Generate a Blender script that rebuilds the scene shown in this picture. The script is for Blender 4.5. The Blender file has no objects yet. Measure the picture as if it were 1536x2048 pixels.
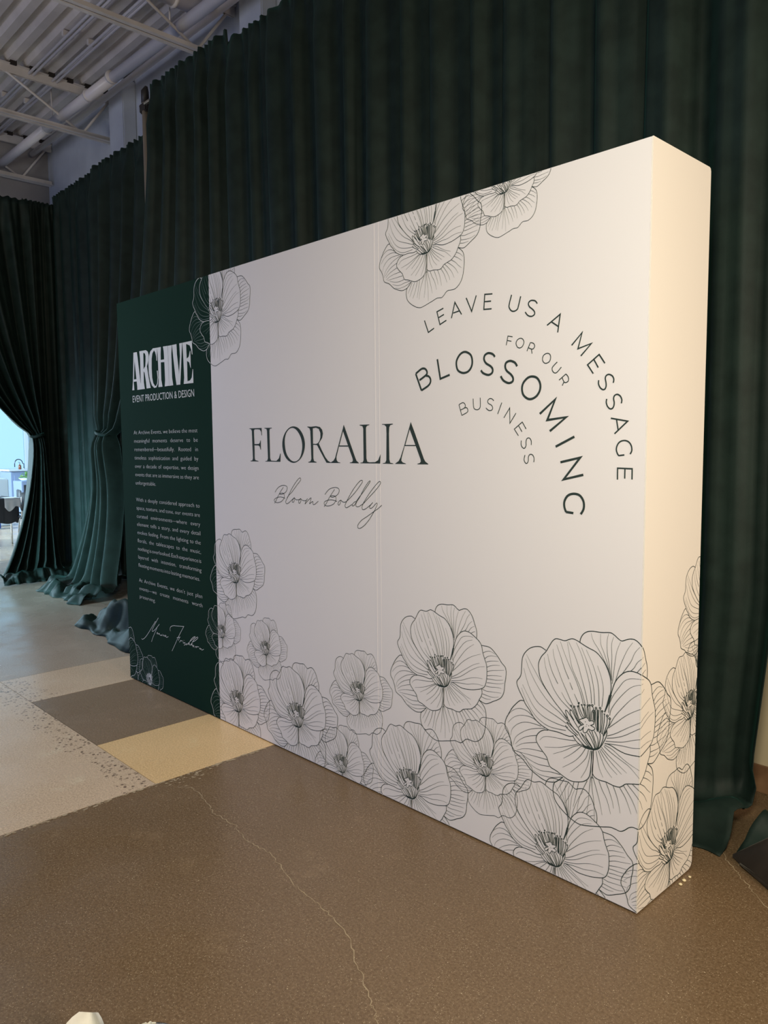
import bpy, math, random
import numpy as np
from mathutils import Matrix, Vector, noise

C = bpy.context.scene.collection
scene = bpy.context.scene
PI = math.pi

# ---------------------------------------------------------------- camera
CAM_R = [[0.6905168, 0.7232731, -0.0079166], [0.0574917, -0.0657917, -0.9961758], [-0.7210279, 0.6874209, -0.0870124]]
CAM_C = [4.79208, -2.22696, 1.52995]
cd = bpy.data.cameras.new('camera')
cam = bpy.data.objects.new('camera', cd)
C.objects.link(cam)
_r, _d, _f = (Vector(v) for v in CAM_R)
cam.matrix_world = Matrix(((_r[0], -_d[0], -_f[0], CAM_C[0]), (_r[1], -_d[1], -_f[1], CAM_C[1]),
                           (_r[2], -_d[2], -_f[2], CAM_C[2]), (0, 0, 0, 1)))
cd.sensor_fit = 'HORIZONTAL'; cd.sensor_width = 36.0
cd.lens = 36.0 * 1539.123 / 1536.0
cd.clip_start = 0.05; cd.clip_end = 100
scene.camera = cam

# ---------------------------------------------------------------- world and lights
w = bpy.data.worlds.new('world'); scene.world = w; w.use_nodes = True
w.node_tree.nodes['Background'].inputs[0].default_value = (0.27, 0.28, 0.34, 1)
w.node_tree.nodes['Background'].inputs[1].default_value = 0.13

def area(name, loc, target, sx, sy, power, col, spread=180):
    l = bpy.data.lights.new(name, 'AREA'); l.shape = 'RECTANGLE'; l.size = sx; l.size_y = sy
    l.energy = power; l.color = col; l.spread = math.radians(spread)
    o = bpy.data.objects.new(name, l); C.objects.link(o); o.location = loc
    o.rotation_euler = (Vector(target) - Vector(loc)).to_track_quat('-Z', 'Y').to_euler()
    return o
# assumed cool daylight from unseen hall windows, behind and left of the camera
area('hall_fill_light', (-4.2, -7.0, 1.3), (0.8, 0, 0.7), 5.0, 2.2, 60, (0.08, 0.26, 1.0), 140)
# added narrow cool beam brightening the foot of the tied-back drapes
area('drape_foot_fill', (-2.0, -7.5, 1.5), (-3.7, 1.3, 0.45), 1.2, 1.0, 36, (0.45, 0.86, 1.0), 24)
# assumed warm lamps to the right of the display, placed for its brightness gradient
area('lamp_fill_light', (7.6, -0.9, 2.3), (3.6, 0.2, 1.2), 0.9, 0.9, 82, (1.0, 0.794, 0.616), 150)
area('lamp_fill_light', (4.90, -2.45, 2.7), (3.3, 0.0, 1.2), 0.7, 0.7, 66, (1.0, 0.95, 0.74), 150)
area('lamp_fill_light', (-0.6, -1.7, 5.0), (-0.7, -1.2, 0.0), 1.4, 1.4, 36, (0.84, 0.92, 1.0), 95)  # added cool downlight to lift the left floor
# added uplight in place of bounced light, brightens the roof
area('roof_fill_light', (-1.5, -4.2, 2.6), (-4.0, 0.4, 5.6), 2.0, 1.0, 37, (0.97, 0.94, 0.92), 140)
# added lights standing in for daylight in the kitchen beyond the tied-back drapes
area('kitchen_fill_light', (-11.5, -2.5, 3.4), (-12.5, 3.0, 0.6), 6.0, 2.5, 1250, (0.62, 0.84, 1.0))
area('kitchen_fill_light', (-9.2, -0.2, 1.4), (-3.2, 0.6, 0.4), 3.0, 2.0, 85, (0.55, 0.84, 1.0))  # added lamp out of view, for glare on the left floor and drapes

scene.view_settings.view_transform = 'Standard'
scene.view_settings.look = 'None'
scene.view_settings.gamma = 1.0
scene.view_settings.use_curve_mapping = False
scene.view_settings.exposure = 0.0

# ---------------------------------------------------------------- materials
def mat(name, col, rough=0.6, metal=0.0, sheen=0.0, sheen_tint=(1, 1, 1), spec=0.5, emit=None, trans=0.0, two=False):
    m = bpy.data.materials.new(name); m.use_nodes = True
    b = m.node_tree.nodes['Principled BSDF']
    b.inputs['Base Color'].default_value = (*col, 1); b.inputs['Roughness'].default_value = rough
    b.inputs['Metallic'].default_value = metal; b.inputs['Specular IOR Level'].default_value = spec
    if sheen:
        b.inputs['Sheen Weight'].default_value = sheen; b.inputs['Sheen Tint'].default_value = (*sheen_tint, 1)
        b.inputs['Sheen Roughness'].default_value = 0.35
    if emit: b.inputs['Emission Color'].default_value = (*emit[0], 1); b.inputs['Emission Strength'].default_value = emit[1]
    if trans: b.inputs['Transmission Weight'].default_value = trans
    return m

def nd(m, t, **kw):
    n = m.node_tree.nodes.new(t)
    for k, v in kw.items(): setattr(n, k, v)
    return n

def noisy(m, col_a, col_b, scale, detail=6, lo=0.35, hi=0.65, bump=0.0, bscale=None, coords='Object'):
    nt = m.node_tree; b = nt.nodes['Principled BSDF']
    tc = nd(m, 'ShaderNodeTexCoord'); n = nd(m, 'ShaderNodeTexNoise'); n.inputs['Scale'].default_value = scale
    n.inputs['Detail'].default_value = detail
    r = nd(m, 'ShaderNodeValToRGB'); r.color_ramp.elements[0].position = lo; r.color_ramp.elements[1].position = hi
    r.color_ramp.elements[0].color = (*col_a, 1); r.color_ramp.elements[1].color = (*col_b, 1)
    nt.links.new(tc.outputs[coords], n.inputs['Vector']); nt.links.new(n.outputs['Fac'], r.inputs[0])
    nt.links.new(r.outputs[0], b.inputs['Base Color'])
    if bump:
        n2 = nd(m, 'ShaderNodeTexNoise'); n2.inputs['Scale'].default_value = bscale or scale * 3; n2.inputs['Detail'].default_value = 4
        nt.links.new(tc.outputs[coords], n2.inputs['Vector'])
        bp = nd(m, 'ShaderNodeBump'); bp.inputs['Strength'].default_value = bump; bp.inputs['Distance'].default_value = 0.002
        nt.links.new(n2.outputs['Fac'], bp.inputs['Height']); nt.links.new(bp.outputs[0], b.inputs['Normal'])
    return m

def concrete(name, base, dark, light, fleck, fleck_amt, rough, band=None):
    """polished concrete: broad clouding, fine aggregate speckle, bright flecks, optional band of exposed pebbles"""
    m = bpy.data.materials.new(name); m.use_nodes = True; nt = m.node_tree; b = nt.nodes['Principled BSDF']; L = nt.links.new
    tc = nd(m, 'ShaderNodeTexCoord')
    def noi(s, d=6, r=0.6):
        n = nd(m, 'ShaderNodeTexNoise'); n.inputs['Scale'].default_value = s; n.inputs['Detail'].default_value = d
        n.inputs['Roughness'].default_value = r; L(tc.outputs['Object'], n.inputs['Vector']); return n.outputs['Fac']
    def ramp(src, p0, p1, c0, c1):
        r = nd(m, 'ShaderNodeValToRGB'); e = r.color_ramp.elements; e[0].position = p0; e[1].position = p1
        e[0].color = (*c0, 1); e[1].color = (*c1, 1); L(src, r.inputs[0]); return r.outputs[0]
    def mix(f, a, bb, typ='MIX'):
        x = nd(m, 'ShaderNodeMix', data_type='RGBA', blend_type=typ)
        if isinstance(f, float): x.inputs[0].default_value = f
        else: L(f, x.inputs[0])
        for i, q in ((6, a), (7, bb)):
            if isinstance(q, tuple): x.inputs[i].default_value = (*q, 1)
            else: L(q, x.inputs[i])
        return x.outputs[2]
    cloud = ramp(noi(1.6, 8, 0.65), 0.30, 0.72, dark, base)
    fine = ramp(noi(120, 3, 0.75), 0.38, 0.66, tuple(c * 0.55 for c in base), light)
    col = mix(0.55, cloud, fine)
    for sc_, rad, thr, amt in ((190, .25, 1 - fleck_amt * .35, .75), (62, .13, .94, .85), (300, .34, .80, .4)):
        v = nd(m, 'ShaderNodeTexVoronoi'); v.inputs['Scale'].default_value = sc_; L(tc.outputs['Object'], v.inputs['Vector'])
        fm = nd(m, 'ShaderNodeMath', operation='LESS_THAN'); L(v.outputs['Distance'], fm.inputs[0]); fm.inputs[1].default_value = rad
        cs = nd(m, 'ShaderNodeSeparateColor'); L(v.outputs['Color'], cs.inputs[0])
        g = nd(m, 'ShaderNodeMath', operation='GREATER_THAN'); L(cs.outputs[0], g.inputs[0]); g.inputs[1].default_value = thr
        mm = nd(m, 'ShaderNodeMath', operation='MULTIPLY'); L(fm.outputs[0], mm.inputs[0]); L(g.outputs[0], mm.inputs[1])
        k0 = nd(m, 'ShaderNodeMath', operation='MULTIPLY'); L(mm.outputs[0], k0.inputs[0]); k0.inputs[1].default_value = amt
        col = mix(k0.outputs[0], col, fleck)
    # scuffs: stretched pale patches
    sc = ramp(noi(4.2, 10, 0.78), 0.57, 0.72, (0, 0, 0), (1, 1, 1))
    k = nd(m, 'ShaderNodeMath', operation='MULTIPLY'); L(sc, k.inputs[0]); k.inputs[1].default_value = 0.30
    col = mix(k.outputs[0], col, tuple(min(.9, c * 1.5) for c in light))
    if band:
        # exposed pebbles beside the saw cut: worn strip along the joint y = band
        sp = nd(m, 'ShaderNodeSeparateXYZ'); L(tc.outputs['Object'], sp.inputs[0])
        a = nd(m, 'ShaderNodeMath', operation='SUBTRACT'); L(sp.outputs[1], a.inputs[0]); a.inputs[1].default_value = band
        ab = nd(m, 'ShaderNodeMath', operation='ABSOLUTE'); L(a.outputs[0], ab.inputs[0])
        ad = nd(m, 'ShaderNodeMath', operation='MULTIPLY'); L(noi(7, 5), ad.inputs[0]); ad.inputs[1].default_value = 0.28
        s2 = nd(m, 'ShaderNodeMath', operation='LESS_THAN'); L(ab.outputs[0], s2.inputs[0]); L(ad.outputs[0], s2.inputs[1])
        v2 = nd(m, 'ShaderNodeTexVoronoi'); v2.inputs['Scale'].default_value = 58; L(tc.outputs['Object'], v2.inputs['Vector'])
        peb = nd(m, 'ShaderNodeValToRGB'); e = peb.color_ramp.elements; e[0].position = 0.0; e[1].position = 1.0
        e[0].color = (0.16, 0.11, 0.08, 1); e[1].color = (0.62, 0.48, 0.35, 1)
        q = e.new(0.35); q.color = (0.30, 0.22, 0.16, 1); q = e.new(0.5); q.color = (0.55, 0.42, 0.3, 1)
        sx = nd(m, 'ShaderNodeSeparateColor'); L(v2.outputs['Color'], sx.inputs[0]); L(sx.outputs[0], peb.inputs[0])
        edge = nd(m, 'ShaderNodeMath', operation='LESS_THAN'); L(v2.outputs['Distance'], edge.inputs[0]); edge.inputs[1].default_value = 0.42
        m3 = nd(m, 'ShaderNodeMath', operation='MULTIPLY'); L(s2.outputs[0], m3.inputs[0]); L(edge.outputs[0], m3.inputs[1])
        col = mix(m3.outputs[0], col, peb.outputs[0])
    L(col, b.inputs['Base Color'])
    rr = nd(m, 'ShaderNodeMapRange'); L(noi(2.2, 3, 0.5), rr.inputs[0]); rr.inputs[1].default_value = 0.3; rr.inputs[2].default_value = 0.7
    rr.inputs[3].default_value = rough - 0.08; rr.inputs[4].default_value = rough + 0.12; L(rr.outputs[0], b.inputs['Roughness'])
    bp = nd(m, 'ShaderNodeBump'); bp.inputs['Strength'].default_value = 0.25; bp.inputs['Distance'].default_value = 0.0015
    L(noi(60, 4), bp.inputs['Height']); L(bp.outputs[0], b.inputs['Normal'])
    return m

def fabric(name, col, tint, sheen=0.5):
    m = mat(name, col, 0.55, sheen=sheen, sheen_tint=tint, spec=0.16)
    noisy(m, tuple(c * 0.8 for c in col), tuple(c * 1.2 for c in col), 9, 5, bump=0.25, bscale=500)
    return m

M = dict(
    velvet=fabric('green_velvet', (0.0130, 0.0235, 0.0200), (0.14, 0.66, 0.52), 0.06),
    white_print=mat('white_fabric_print', (0.78, 0.745, 0.765), 0.75, spec=0.2),
    green_print=mat('green_fabric_print', (0.0035, 0.024, 0.0135), 0.8, spec=0.12),
    ink=mat('dark_green_ink', (0.030, 0.045, 0.042), 0.7, spec=0.2),
    ink_thin=mat('grey_green_ink', (0.10, 0.115, 0.115), 0.7, spec=0.2),
    ink_pale=mat('pale_ink', (0.74, 0.75, 0.75), 0.7, spec=0.2),
    ink_pale_thin=mat('faint_pale_ink', (0.20, 0.26, 0.24), 0.7, spec=0.2),
    base_black=mat('black_base', (0.01, 0.01, 0.01), 0.7),
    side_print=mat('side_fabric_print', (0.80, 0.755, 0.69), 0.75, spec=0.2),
    slab_dark=concrete('dark_concrete', (0.195, 0.120, 0.062), (0.145, 0.088, 0.045), (0.28, 0.195, 0.118), (0.55, 0.44, 0.30), 0.42, 0.30),
    slab_tan=concrete('tan_concrete', (0.84, 0.56, 0.28), (0.76, 0.50, 0.24), (0.88, 0.66, 0.38), (0.36, 0.25, 0.13), 0.45, 0.30),
    slab_grey=concrete('grey_brown_concrete', (0.25, 0.175, 0.115), (0.19, 0.13, 0.085), (0.37, 0.27, 0.185), (0.60, 0.48, 0.36), 0.40, 0.28),
    slab_light=concrete('light_concrete', (0.70, 0.53, 0.38), (0.60, 0.45, 0.32), (0.80, 0.62, 0.45), (0.15, 0.11, 0.08), 0.42, 0.22, -0.652),
    slab_mid=concrete('pale_grey_concrete', (0.47, 0.38, 0.30), (0.36, 0.29, 0.23), (0.58, 0.48, 0.38), (0.2, 0.15, 0.11), 0.42, 0.24),
    joint=mat('joint_filler', (0.10, 0.08, 0.06), 0.8),
    crack=mat('crack_filler', (0.40, 0.31, 0.20), 0.8),
    wall_white=noisy(mat('white_wall_paint', (0.42, 0.45, 0.52), 0.8), (0.46, 0.49, 0.56), (0.56, 0.60, 0.67), 2.0),
    wall_grey=noisy(mat('grey_wall_paint', (0.25, 0.24, 0.25), 0.8), (0.25, 0.24, 0.25), (0.34, 0.33, 0.34), 1.5),
    wall_beige=mat('beige_wall_paint', (0.62, 0.50, 0.33), 0.7),
    wood=noisy(mat('wood_trim', (0.3, 0.16, 0.08), 0.5), (0.20, 0.10, 0.05), (0.34, 0.19, 0.10), 8),
    deck=noisy(mat('painted_steel_deck', (0.34, 0.32, 0.31), 0.55), (0.52, 0.485, 0.47), (0.62, 0.58, 0.565), 3),
    steel_paint=noisy(mat('painted_steel', (0.40, 0.38, 0.37), 0.5), (0.56, 0.53, 0.51), (0.68, 0.64, 0.62), 4),
    flute_shade=mat('flute_shade_paint', (0.02, 0.015, 0.012), 0.9),
    pipe=mat('painted_pipe', (0.66, 0.63, 0.65), 0.35),
    pole=mat('tan_pole', (0.36, 0.30, 0.235), 0.4, metal=0.3),
    pole_dark=mat('dark_bracket', (0.02, 0.016, 0.014), 0.5),
    kitchen_wall=mat('pale_blue_wall', (0.62, 0.74, 0.82), 0.6),
    window_glow=mat('daylit_window', (0.22, 0.34, 0.42), 0.5, emit=((0.43, 0.74, 1.0), 0.72)),
    cabinet=mat('blue_grey_cabinet', (0.30, 0.38, 0.56), 0.5),
    counter=mat('white_counter', (0.75, 0.8, 0.85), 0.3),
    chrome=mat('chrome', (0.85, 0.87, 0.9), 0.12, metal=1.0),
    steel_dark=mat('dark_steel', (0.10, 0.12, 0.15), 0.3, metal=0.8),
    table_cloth=mat('dark_tablecloth', (0.05, 0.055, 0.065), 0.8),
    white_cloth=mat('white_cloth', (0.82, 0.86, 0.9), 0.8),
    black_seat=mat('black_seat', (0.03, 0.032, 0.04), 0.5),
    amber=mat('amber_glass', (0.25, 0.08, 0.04), 0.15),
    leaf=noisy(mat('fresh_leaf', (0.25, 0.5, 0.12), 0.5), (0.2, 0.42, 0.12), (0.45, 0.7, 0.25), 12),
    black_box=mat('dark_crate', (0.03, 0.03, 0.035), 0.6),
    bin_white=mat('white_plastic', (0.75, 0.85, 0.9), 0.4),
    bin_blue=mat('blue_plastic', (0.02, 0.12, 0.55), 0.4),
    petal=noisy(mat('white_petal', (0.85, 0.83, 0.76), 0.5), (0.80, 0.78, 0.70), (0.90, 0.88, 0.82), 14),
    silver=mat('silver_rim', (0.6, 0.58, 0.55), 0.25, metal=0.9),
    bag=fabric('black_canvas', (0.035, 0.028, 0.024), (0.5, 0.45, 0.4), 0.2),
    crumb=mat('wood_chip', (0.75, 0.65, 0.42), 0.7),
)

# ---------------------------------------------------------------- mesh helpers
def mesh_obj(name, verts, faces, m, parent=None, smooth=False, mats=None, mi=None):
    me = bpy.data.meshes.new(name); me.from_pydata([tuple(v) for v in verts], [], faces)
    if mats:
        for q in mats: me.materials.append(q)
        if mi: me.polygons.foreach_set('material_index', mi)
    else: me.materials.append(m)
    if smooth: me.polygons.foreach_set('use_smooth', [True] * len(me.polygons))
    me.update()
    o = bpy.data.objects.new(name, me); C.objects.link(o)
    if parent: o.parent = parent
    return o

class B:
    """collects shapes for one mesh"""
    def __init__(s): s.v = []; s.f = []
    def add(s, v, f):
        n = len(s.v); s.v += [tuple(q) for q in v]; s.f += [tuple(i + n for i in q) for q in f]; return s
    def box(s, x0, x1, y0, y1, z0, z1, bev=0.0):
        if bev <= 0:
            v = [(x, y, z) for z in (z0, z1) for y in (y0, y1) for x in (x0, x1)]
            return s.add(v, [(0, 2, 3, 1), (4, 5, 7, 6), (0, 1, 5, 4), (2, 6, 7, 3), (0, 4, 6, 2), (1, 3, 7, 5)])
        b = min(bev, (x1 - x0) / 2.1, (y1 - y0) / 2.1, (z1 - z0) / 2.1)
        import bmesh
        bm = bmesh.new(); bmesh.ops.create_cube(bm, size=1.0)
        for q in bm.verts: q.co = Vector(((x0 + x1) / 2 + q.co.x * (x1 - x0), (y0 + y1) / 2 + q.co.y * (y1 - y0), (z0 + z1) / 2 + q.co.z * (z1 - z0)))
        bmesh.ops.bevel(bm, geom=bm.edges[:], offset=b, segments=2, affect='EDGES')
        bm.verts.index_update()
        s.add([q.co[:] for q in bm.verts], [[q.index for q in f.verts] for f in bm.faces]); bm.free(); return s
    def tube(s, pts, r, n=10, cap=True):
        pts = [Vector(p) for p in pts]; rr = r if isinstance(r, (list, tuple)) else [r] * len(pts)
        ref = None; rings = []
        for i, p in enumerate(pts):
            t = (pts[min(i + 1, len(pts) - 1)] - pts[max(i - 1, 0)]).normalized()
            if ref is None or abs(ref.dot(t)) > 0.98: ref = Vector((0, 0, 1)) if abs(t.z) < 0.9 else Vector((1, 0, 0))
            a = t.cross(ref).normalized(); bb = t.cross(a).normalized(); ref = -bb if False else ref
            rings.append([p + (a * math.cos(2 * PI * k / n) + bb * math.sin(2 * PI * k / n)) * rr[i] for k in range(n)])
        v = [q for g in rings for q in g]; f = []
        for i in range(len(pts) - 1):
            for k in range(n):
                f.append((i * n + k, i * n + (k + 1) % n, (i + 1) * n + (k + 1) % n, (i + 1) * n + k))
        if cap: f.append(tuple(range(n - 1, -1, -1))); f.append(tuple((len(pts) - 1) * n + k for k in range(n)))
        return s.add(v, f)
    def lathe(s, prof, c, n=24):
        v = []; f = []
        for (r, z) in prof:
            for k in range(n): v.append((c[0] + r * math.cos(2 * PI * k / n), c[1] + r * math.sin(2 * PI * k / n), c[2] + z))
        for i in range(len(prof) - 1):
            for k in range(n): f.append((i * n + k, i * n + (k + 1) % n, (i + 1) * n + (k + 1) % n, (i + 1) * n + k))
        return s.add(v, f)
    def obj(s, name, m, parent=None, smooth=False): return mesh_obj(name, s.v, s.f, m, parent, smooth)

def tag(o, label, cat, group=None, kind=None):
    o['label'] = label; o['category'] = cat
    if group: o['group'] = group
    if kind: o['kind'] = kind
    return o
def thing(name, label, cat, loc=(0, 0, 0), group=None):
    o = bpy.data.objects.new(name, None); C.objects.link(o); o.location = loc; o.empty_display_size = 0.1
    return tag(o, label, cat, group)
def struct(name, o=None):
    if o is None: o = bpy.data.objects.new(name, None); C.objects.link(o); o.empty_display_size = 0.1
    o['kind'] = 'structure'; return o

# ================================================================ SETTING
# floor: poured slabs divided by saw cuts
floor = struct('floor')
XR, YB, YJ = 9.0, 2.0, -0.652
g = 0.0013
B().box(-18, XR, -9, 6, -0.12, -0.022).obj('floor_bed', M['joint'], floor)
def slab(x0, x1, y0, y1, m):
    n = 26
    xs = np.linspace(x0 + g, x1 - g, 3); 
    return B().box(x0 + g, x1 - g, y0 + g, y1 - g, -0.02, 0.0, 0.0).obj('concrete_slab', M[m], floor)
slab(1.62, XR, -9, 2.0, 'slab_dark')
slab(0.985, 1.62, YJ, 2.0, 'slab_tan')
slab(0.045, 0.985, YJ, 2.0, 'slab_grey')
slab(-0.53, 0.045, YJ, 2.0, 'slab_light')
slab(-1.75, -0.53, YJ, 2.0, 'slab_mid')
slab(-6.3, -1.75, YJ, 2.0, 'slab_mid')
slab(-18, -6.3, YJ, 6.0, 'slab_light')
slab(-1.75, 1.62, -9, YJ, 'slab_light')
slab(-18, -1.75, -9, YJ, 'slab_light')

def ribbon_xy(name, pts, wd, z, m, parent, seed=0):
    rnd = random.Random(seed); P = []
    for (a, b_) in zip(pts[:-1], pts[1:]):
        for k in range(10):
            t = k / 10; P.append((a[0] + (b_[0] - a[0]) * t + rnd.uniform(-.006, .006), a[1] + (b_[1] - a[1]) * t + rnd.uniform(-.006, .006)))
    P.append(pts[-1]); v = []; f = []
    for i, p in enumerate(P):
        q = P[min(i + 1, len(P) - 1)]; r = P[max(i - 1, 0)]; d = Vector((q[0] - r[0], q[1] - r[1])).normalized()
        h = wd * rnd.uniform(0.25, 1.0) / 2
        v += [(p[0] - d.y * h, p[1] + d.x * h, z), (p[0] + d.y * h, p[1] - d.x * h, z)]
    for i in range(len(P) - 1): f.append((2 * i, 2 * i + 1, 2 * i + 3, 2 * i + 2))
    return mesh_obj(name, v, f, m, parent)
ribbon_xy('floor_crack', [(1.72, -.60), (1.77, -.551), (1.919, -.575), (2.042, -.612), (2.2, -.604), (2.329, -.641), (2.474, -.626), (2.713, -.689), (2.866, -.701), (3.025, -.728), (3.176, -.809), (3.308, -.88), (3.39, -.925), (3.55, -1.05)], .0042, .0006, M['crack'], floor, 3)
ribbon_xy('floor_crack', [(3.52, .78), (3.564, .697), (3.685, .557), (3.757, .488), (3.854, .39), (4.1, .2)], .004, .0006, M['crack'], floor, 5)
# worn, pale chips along the saw cut at x = 1.62
rnd = random.Random(11); b = B()
for k in range(260):
    y = -1.35 + 1.3 * rnd.random() ** 0.8; x = 1.622 + abs(rnd.gauss(0, .010)) * (3.5 if -0.62 < y < -.35 else 1); r = rnd.uniform(.0015, .006)
    n = 6; a0 = rnd.random() * 6; ey = rnd.uniform(1, 2.4)
    b.add([(x + r * q * math.cos(a0 + 2 * PI * i / n), y + r * q * ey * math.sin(a0 + 2 * PI * i / n), .0005 + k * 6e-6) for i, q in enumerate([rnd.uniform(.75, 1.15) for _ in range(n)])], [tuple(range(n))])
o = b.obj('joint_chipping', M['crack'], floor); o['kind'] = 'stuff'

# rear wall with pilasters, side wall header, beige pier by the display
wall_rear = struct('wall_rear')
B().box(-6.25, 6.0, 2.0, 2.15, 0, 5.75).obj('wall_face', M['wall_white'], wall_rear)
B().box(-3.98, -3.62, 1.84, 2.0, 0, 5.6, .01).obj('pilaster', M['wall_white'], wall_rear)
B().box(-1.30, -0.95, 1.84, 2.0, 0, 5.6, .01).obj('pilaster', M['wall_white'], wall_rear)
struct('wall_pier', B().box(3.2, 5.6, 1.22, 1.995, 0, 3.0, .01).obj('wall_right_pier', M['wall_beige']))
struct('baseboard_right', B().box(3.2, 5.6, 1.195, 1.218, 0.0, 0.12, .004).obj('baseboard_right', M['wood']))
wl = struct('wall_left')
B().box(-6.40, -6.252, -9, 2.14, 3.0, 5.75).obj('wall_header', M['wall_grey'], wl)
B().box(-6.40, -6.252, 1.95, 2.14, 0, 3.0).obj('wall_jamb', M['wall_grey'], wl)

# ceiling: steel deck sheets on open web joists
ceiling = struct('ceiling')
ZD = 5.62
def deck_profile(y0, n, pitch=0.2, dep=0.06):
    pr = []
    for k in range(n):
        y = y0 + k * pitch
        pr += [(y, ZD), (y + .08, ZD), (y + .105, ZD + dep), (y + .175, ZD + dep)]
    pr.append((y0 + n * pitch, ZD)); return pr
yy = 2.0
while yy > -5.0:
    pr = deck_profile(yy - 0.8, 4); v = []; f = []
    for x in (-6.25, 6.0):
        v += [(x, y, z) for y, z in pr]
    n = len(pr)
    for i in range(n - 1): f.append((i, i + 1, n + i + 1, n + i))
    t = len(v)
    v += [(x, y, ZD + .09) for x in (-6.25, 6.0) for y in (yy - .8, yy)]
    f.append((t, t + 2, t + 3, t + 1))
    mesh_obj('deck_sheet', v, f, M['deck'], ceiling)
    yy -= 0.8
B().box(-6.3, 6.0, -5.0, 2.1, ZD + .10, ZD + .16).obj('roof_board', M['deck'], ceiling)
def joist(x):
    j = bpy.data.objects.new('joist', None); C.objects.link(j); j.parent = ceiling; j.empty_display_size = .1
    for s in (-1, 1):
        B().box(x + s * .012 - (.038 if s < 0 else 0), x + s * .012 + (.038 if s > 0 else 0), -5, 1.99, ZD - .036, ZD - .030).box(x + s * .012 - .003, x + s * .012 + .003, -5, 1.99, ZD - .12, ZD - .034).obj('top_chord', M['steel_paint'], j)
        B().box(x + s * .012 - (.042 if s < 0 else 0), x + s * .012 + (.042 if s > 0 else 0), -5, 1.98, 5.058, 5.064).box(x + s * .012 - .003, x + s * .012 + .003, -5, 1.98, 5.062, 5.115).obj('bottom_chord', M['steel_paint'], j)
    y = 1.97; up = True; step = [.38, .95]; i = 0
    while y > -4.5:
        y2 = y - step[i % 2] if i < 2 else y - .8
        z1, z2 = (ZD - .03, 5.08) if up else (5.08, ZD - .03)
        B().tube([(x, y, z1), (x, y2, z2)], .014, 8).obj('web_bar', M['steel_paint'], j, True)
        y = y2; up = not up; i += 1
    # dark blocks stand in for the shade inside the flutes above the chord
    y = 1.9
    while y > -4.5:
        B().box(x + .030, x + .056, y - .078, y - .012, ZD - .040, ZD + .03).obj('flute_shade_block', M['flute_shade'], j)
        y -= .2
    return j
for x in (-6.10, -4.13, -1.60, 0.9, 3.4): joist(x)

# ================================================================ ROOF SERVICES
t = thing('sprinkler_pipe', 'large pale painted pipe running under the roof deck above the drapes', 'pipe')
B().tube([(-6.2, 1.36, 5.22), (-4.6, 1.37, 5.22)], .052, 16).obj('pipe_length', M['pipe'], t, True)
B().tube([(-4.6, 1.37, 5.22), (-2.9, 1.40, 5.22)], .056, 16).obj('pipe_length', M['pipe'], t, True)
B().tube([(-2.9, 1.40, 5.22), (4.0, 1.52, 5.22)], .052, 16).obj('pipe_length', M['pipe'], t, True)
for x in (-4.62, -3.45, -2.9):
    B().tube([(x - .012, 1.38, 5.22), (x + .012, 1.38, 5.22)], .062, 16).obj('coupling', M['steel_paint'], t, True)
for x, y in ((-4.42, 1.37), (-1.75, 1.41)):
    B().tube([(x, y, 5.27), (x, y, ZD)], .008, 6).obj('hanger_rod', M['steel_paint'], t, True)
def conduit(y, z, r, label):
    t = thing('conduit', label, 'conduit')
    for k in (0, 1):
        B().tube([(-6.2, y + k * .045, z), (5.5, y + k * .045, z)], r, 8).obj('tube', M['pipe'], t, True)
    for x in (-3.1, -4.9): B().box(x - .02, x + .02, y - .03, y + .075, z + r * .6, ZD - .012).obj('strap', M['steel_paint'], t)
conduit(1.02, 5.55, .014, 'pair of thin pale conduits under the deck, farther from the rear wall')
conduit(1.27, 5.55, .014, 'pair of thin pale conduits under the deck, close above the large pipe')
t = thing('ledger_pipe', 'thinner pale pipe close to the rear wall below the deck', 'pipe')
B().tube([(-6.1, 1.74, 5.42), (1.8, 1.74, 5.42)], .035, 12).obj('pipe_length', M['pipe'], t, True)
t = thing('air_duct', 'round pale air duct crossing under the roof above the long drape', 'duct')
B().tube([(-1.50, -4.5, 5.4), (-1.50, 1.56, 5.4)], .080, 20).obj('duct_tube', M['pipe'], t, True)
for y in (0.2, 1.32):
    B().tube([(-1.50, y - .015, 5.4), (-1.50, y + .015, 5.4)], .094, 20).obj('strap_ring', M['steel_paint'], t, True)
    B().tube([(-1.50, y, 5.47), (-1.50, y, ZD)], .008, 6).obj('hanger_rod', M['steel_paint'], t, True)

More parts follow.
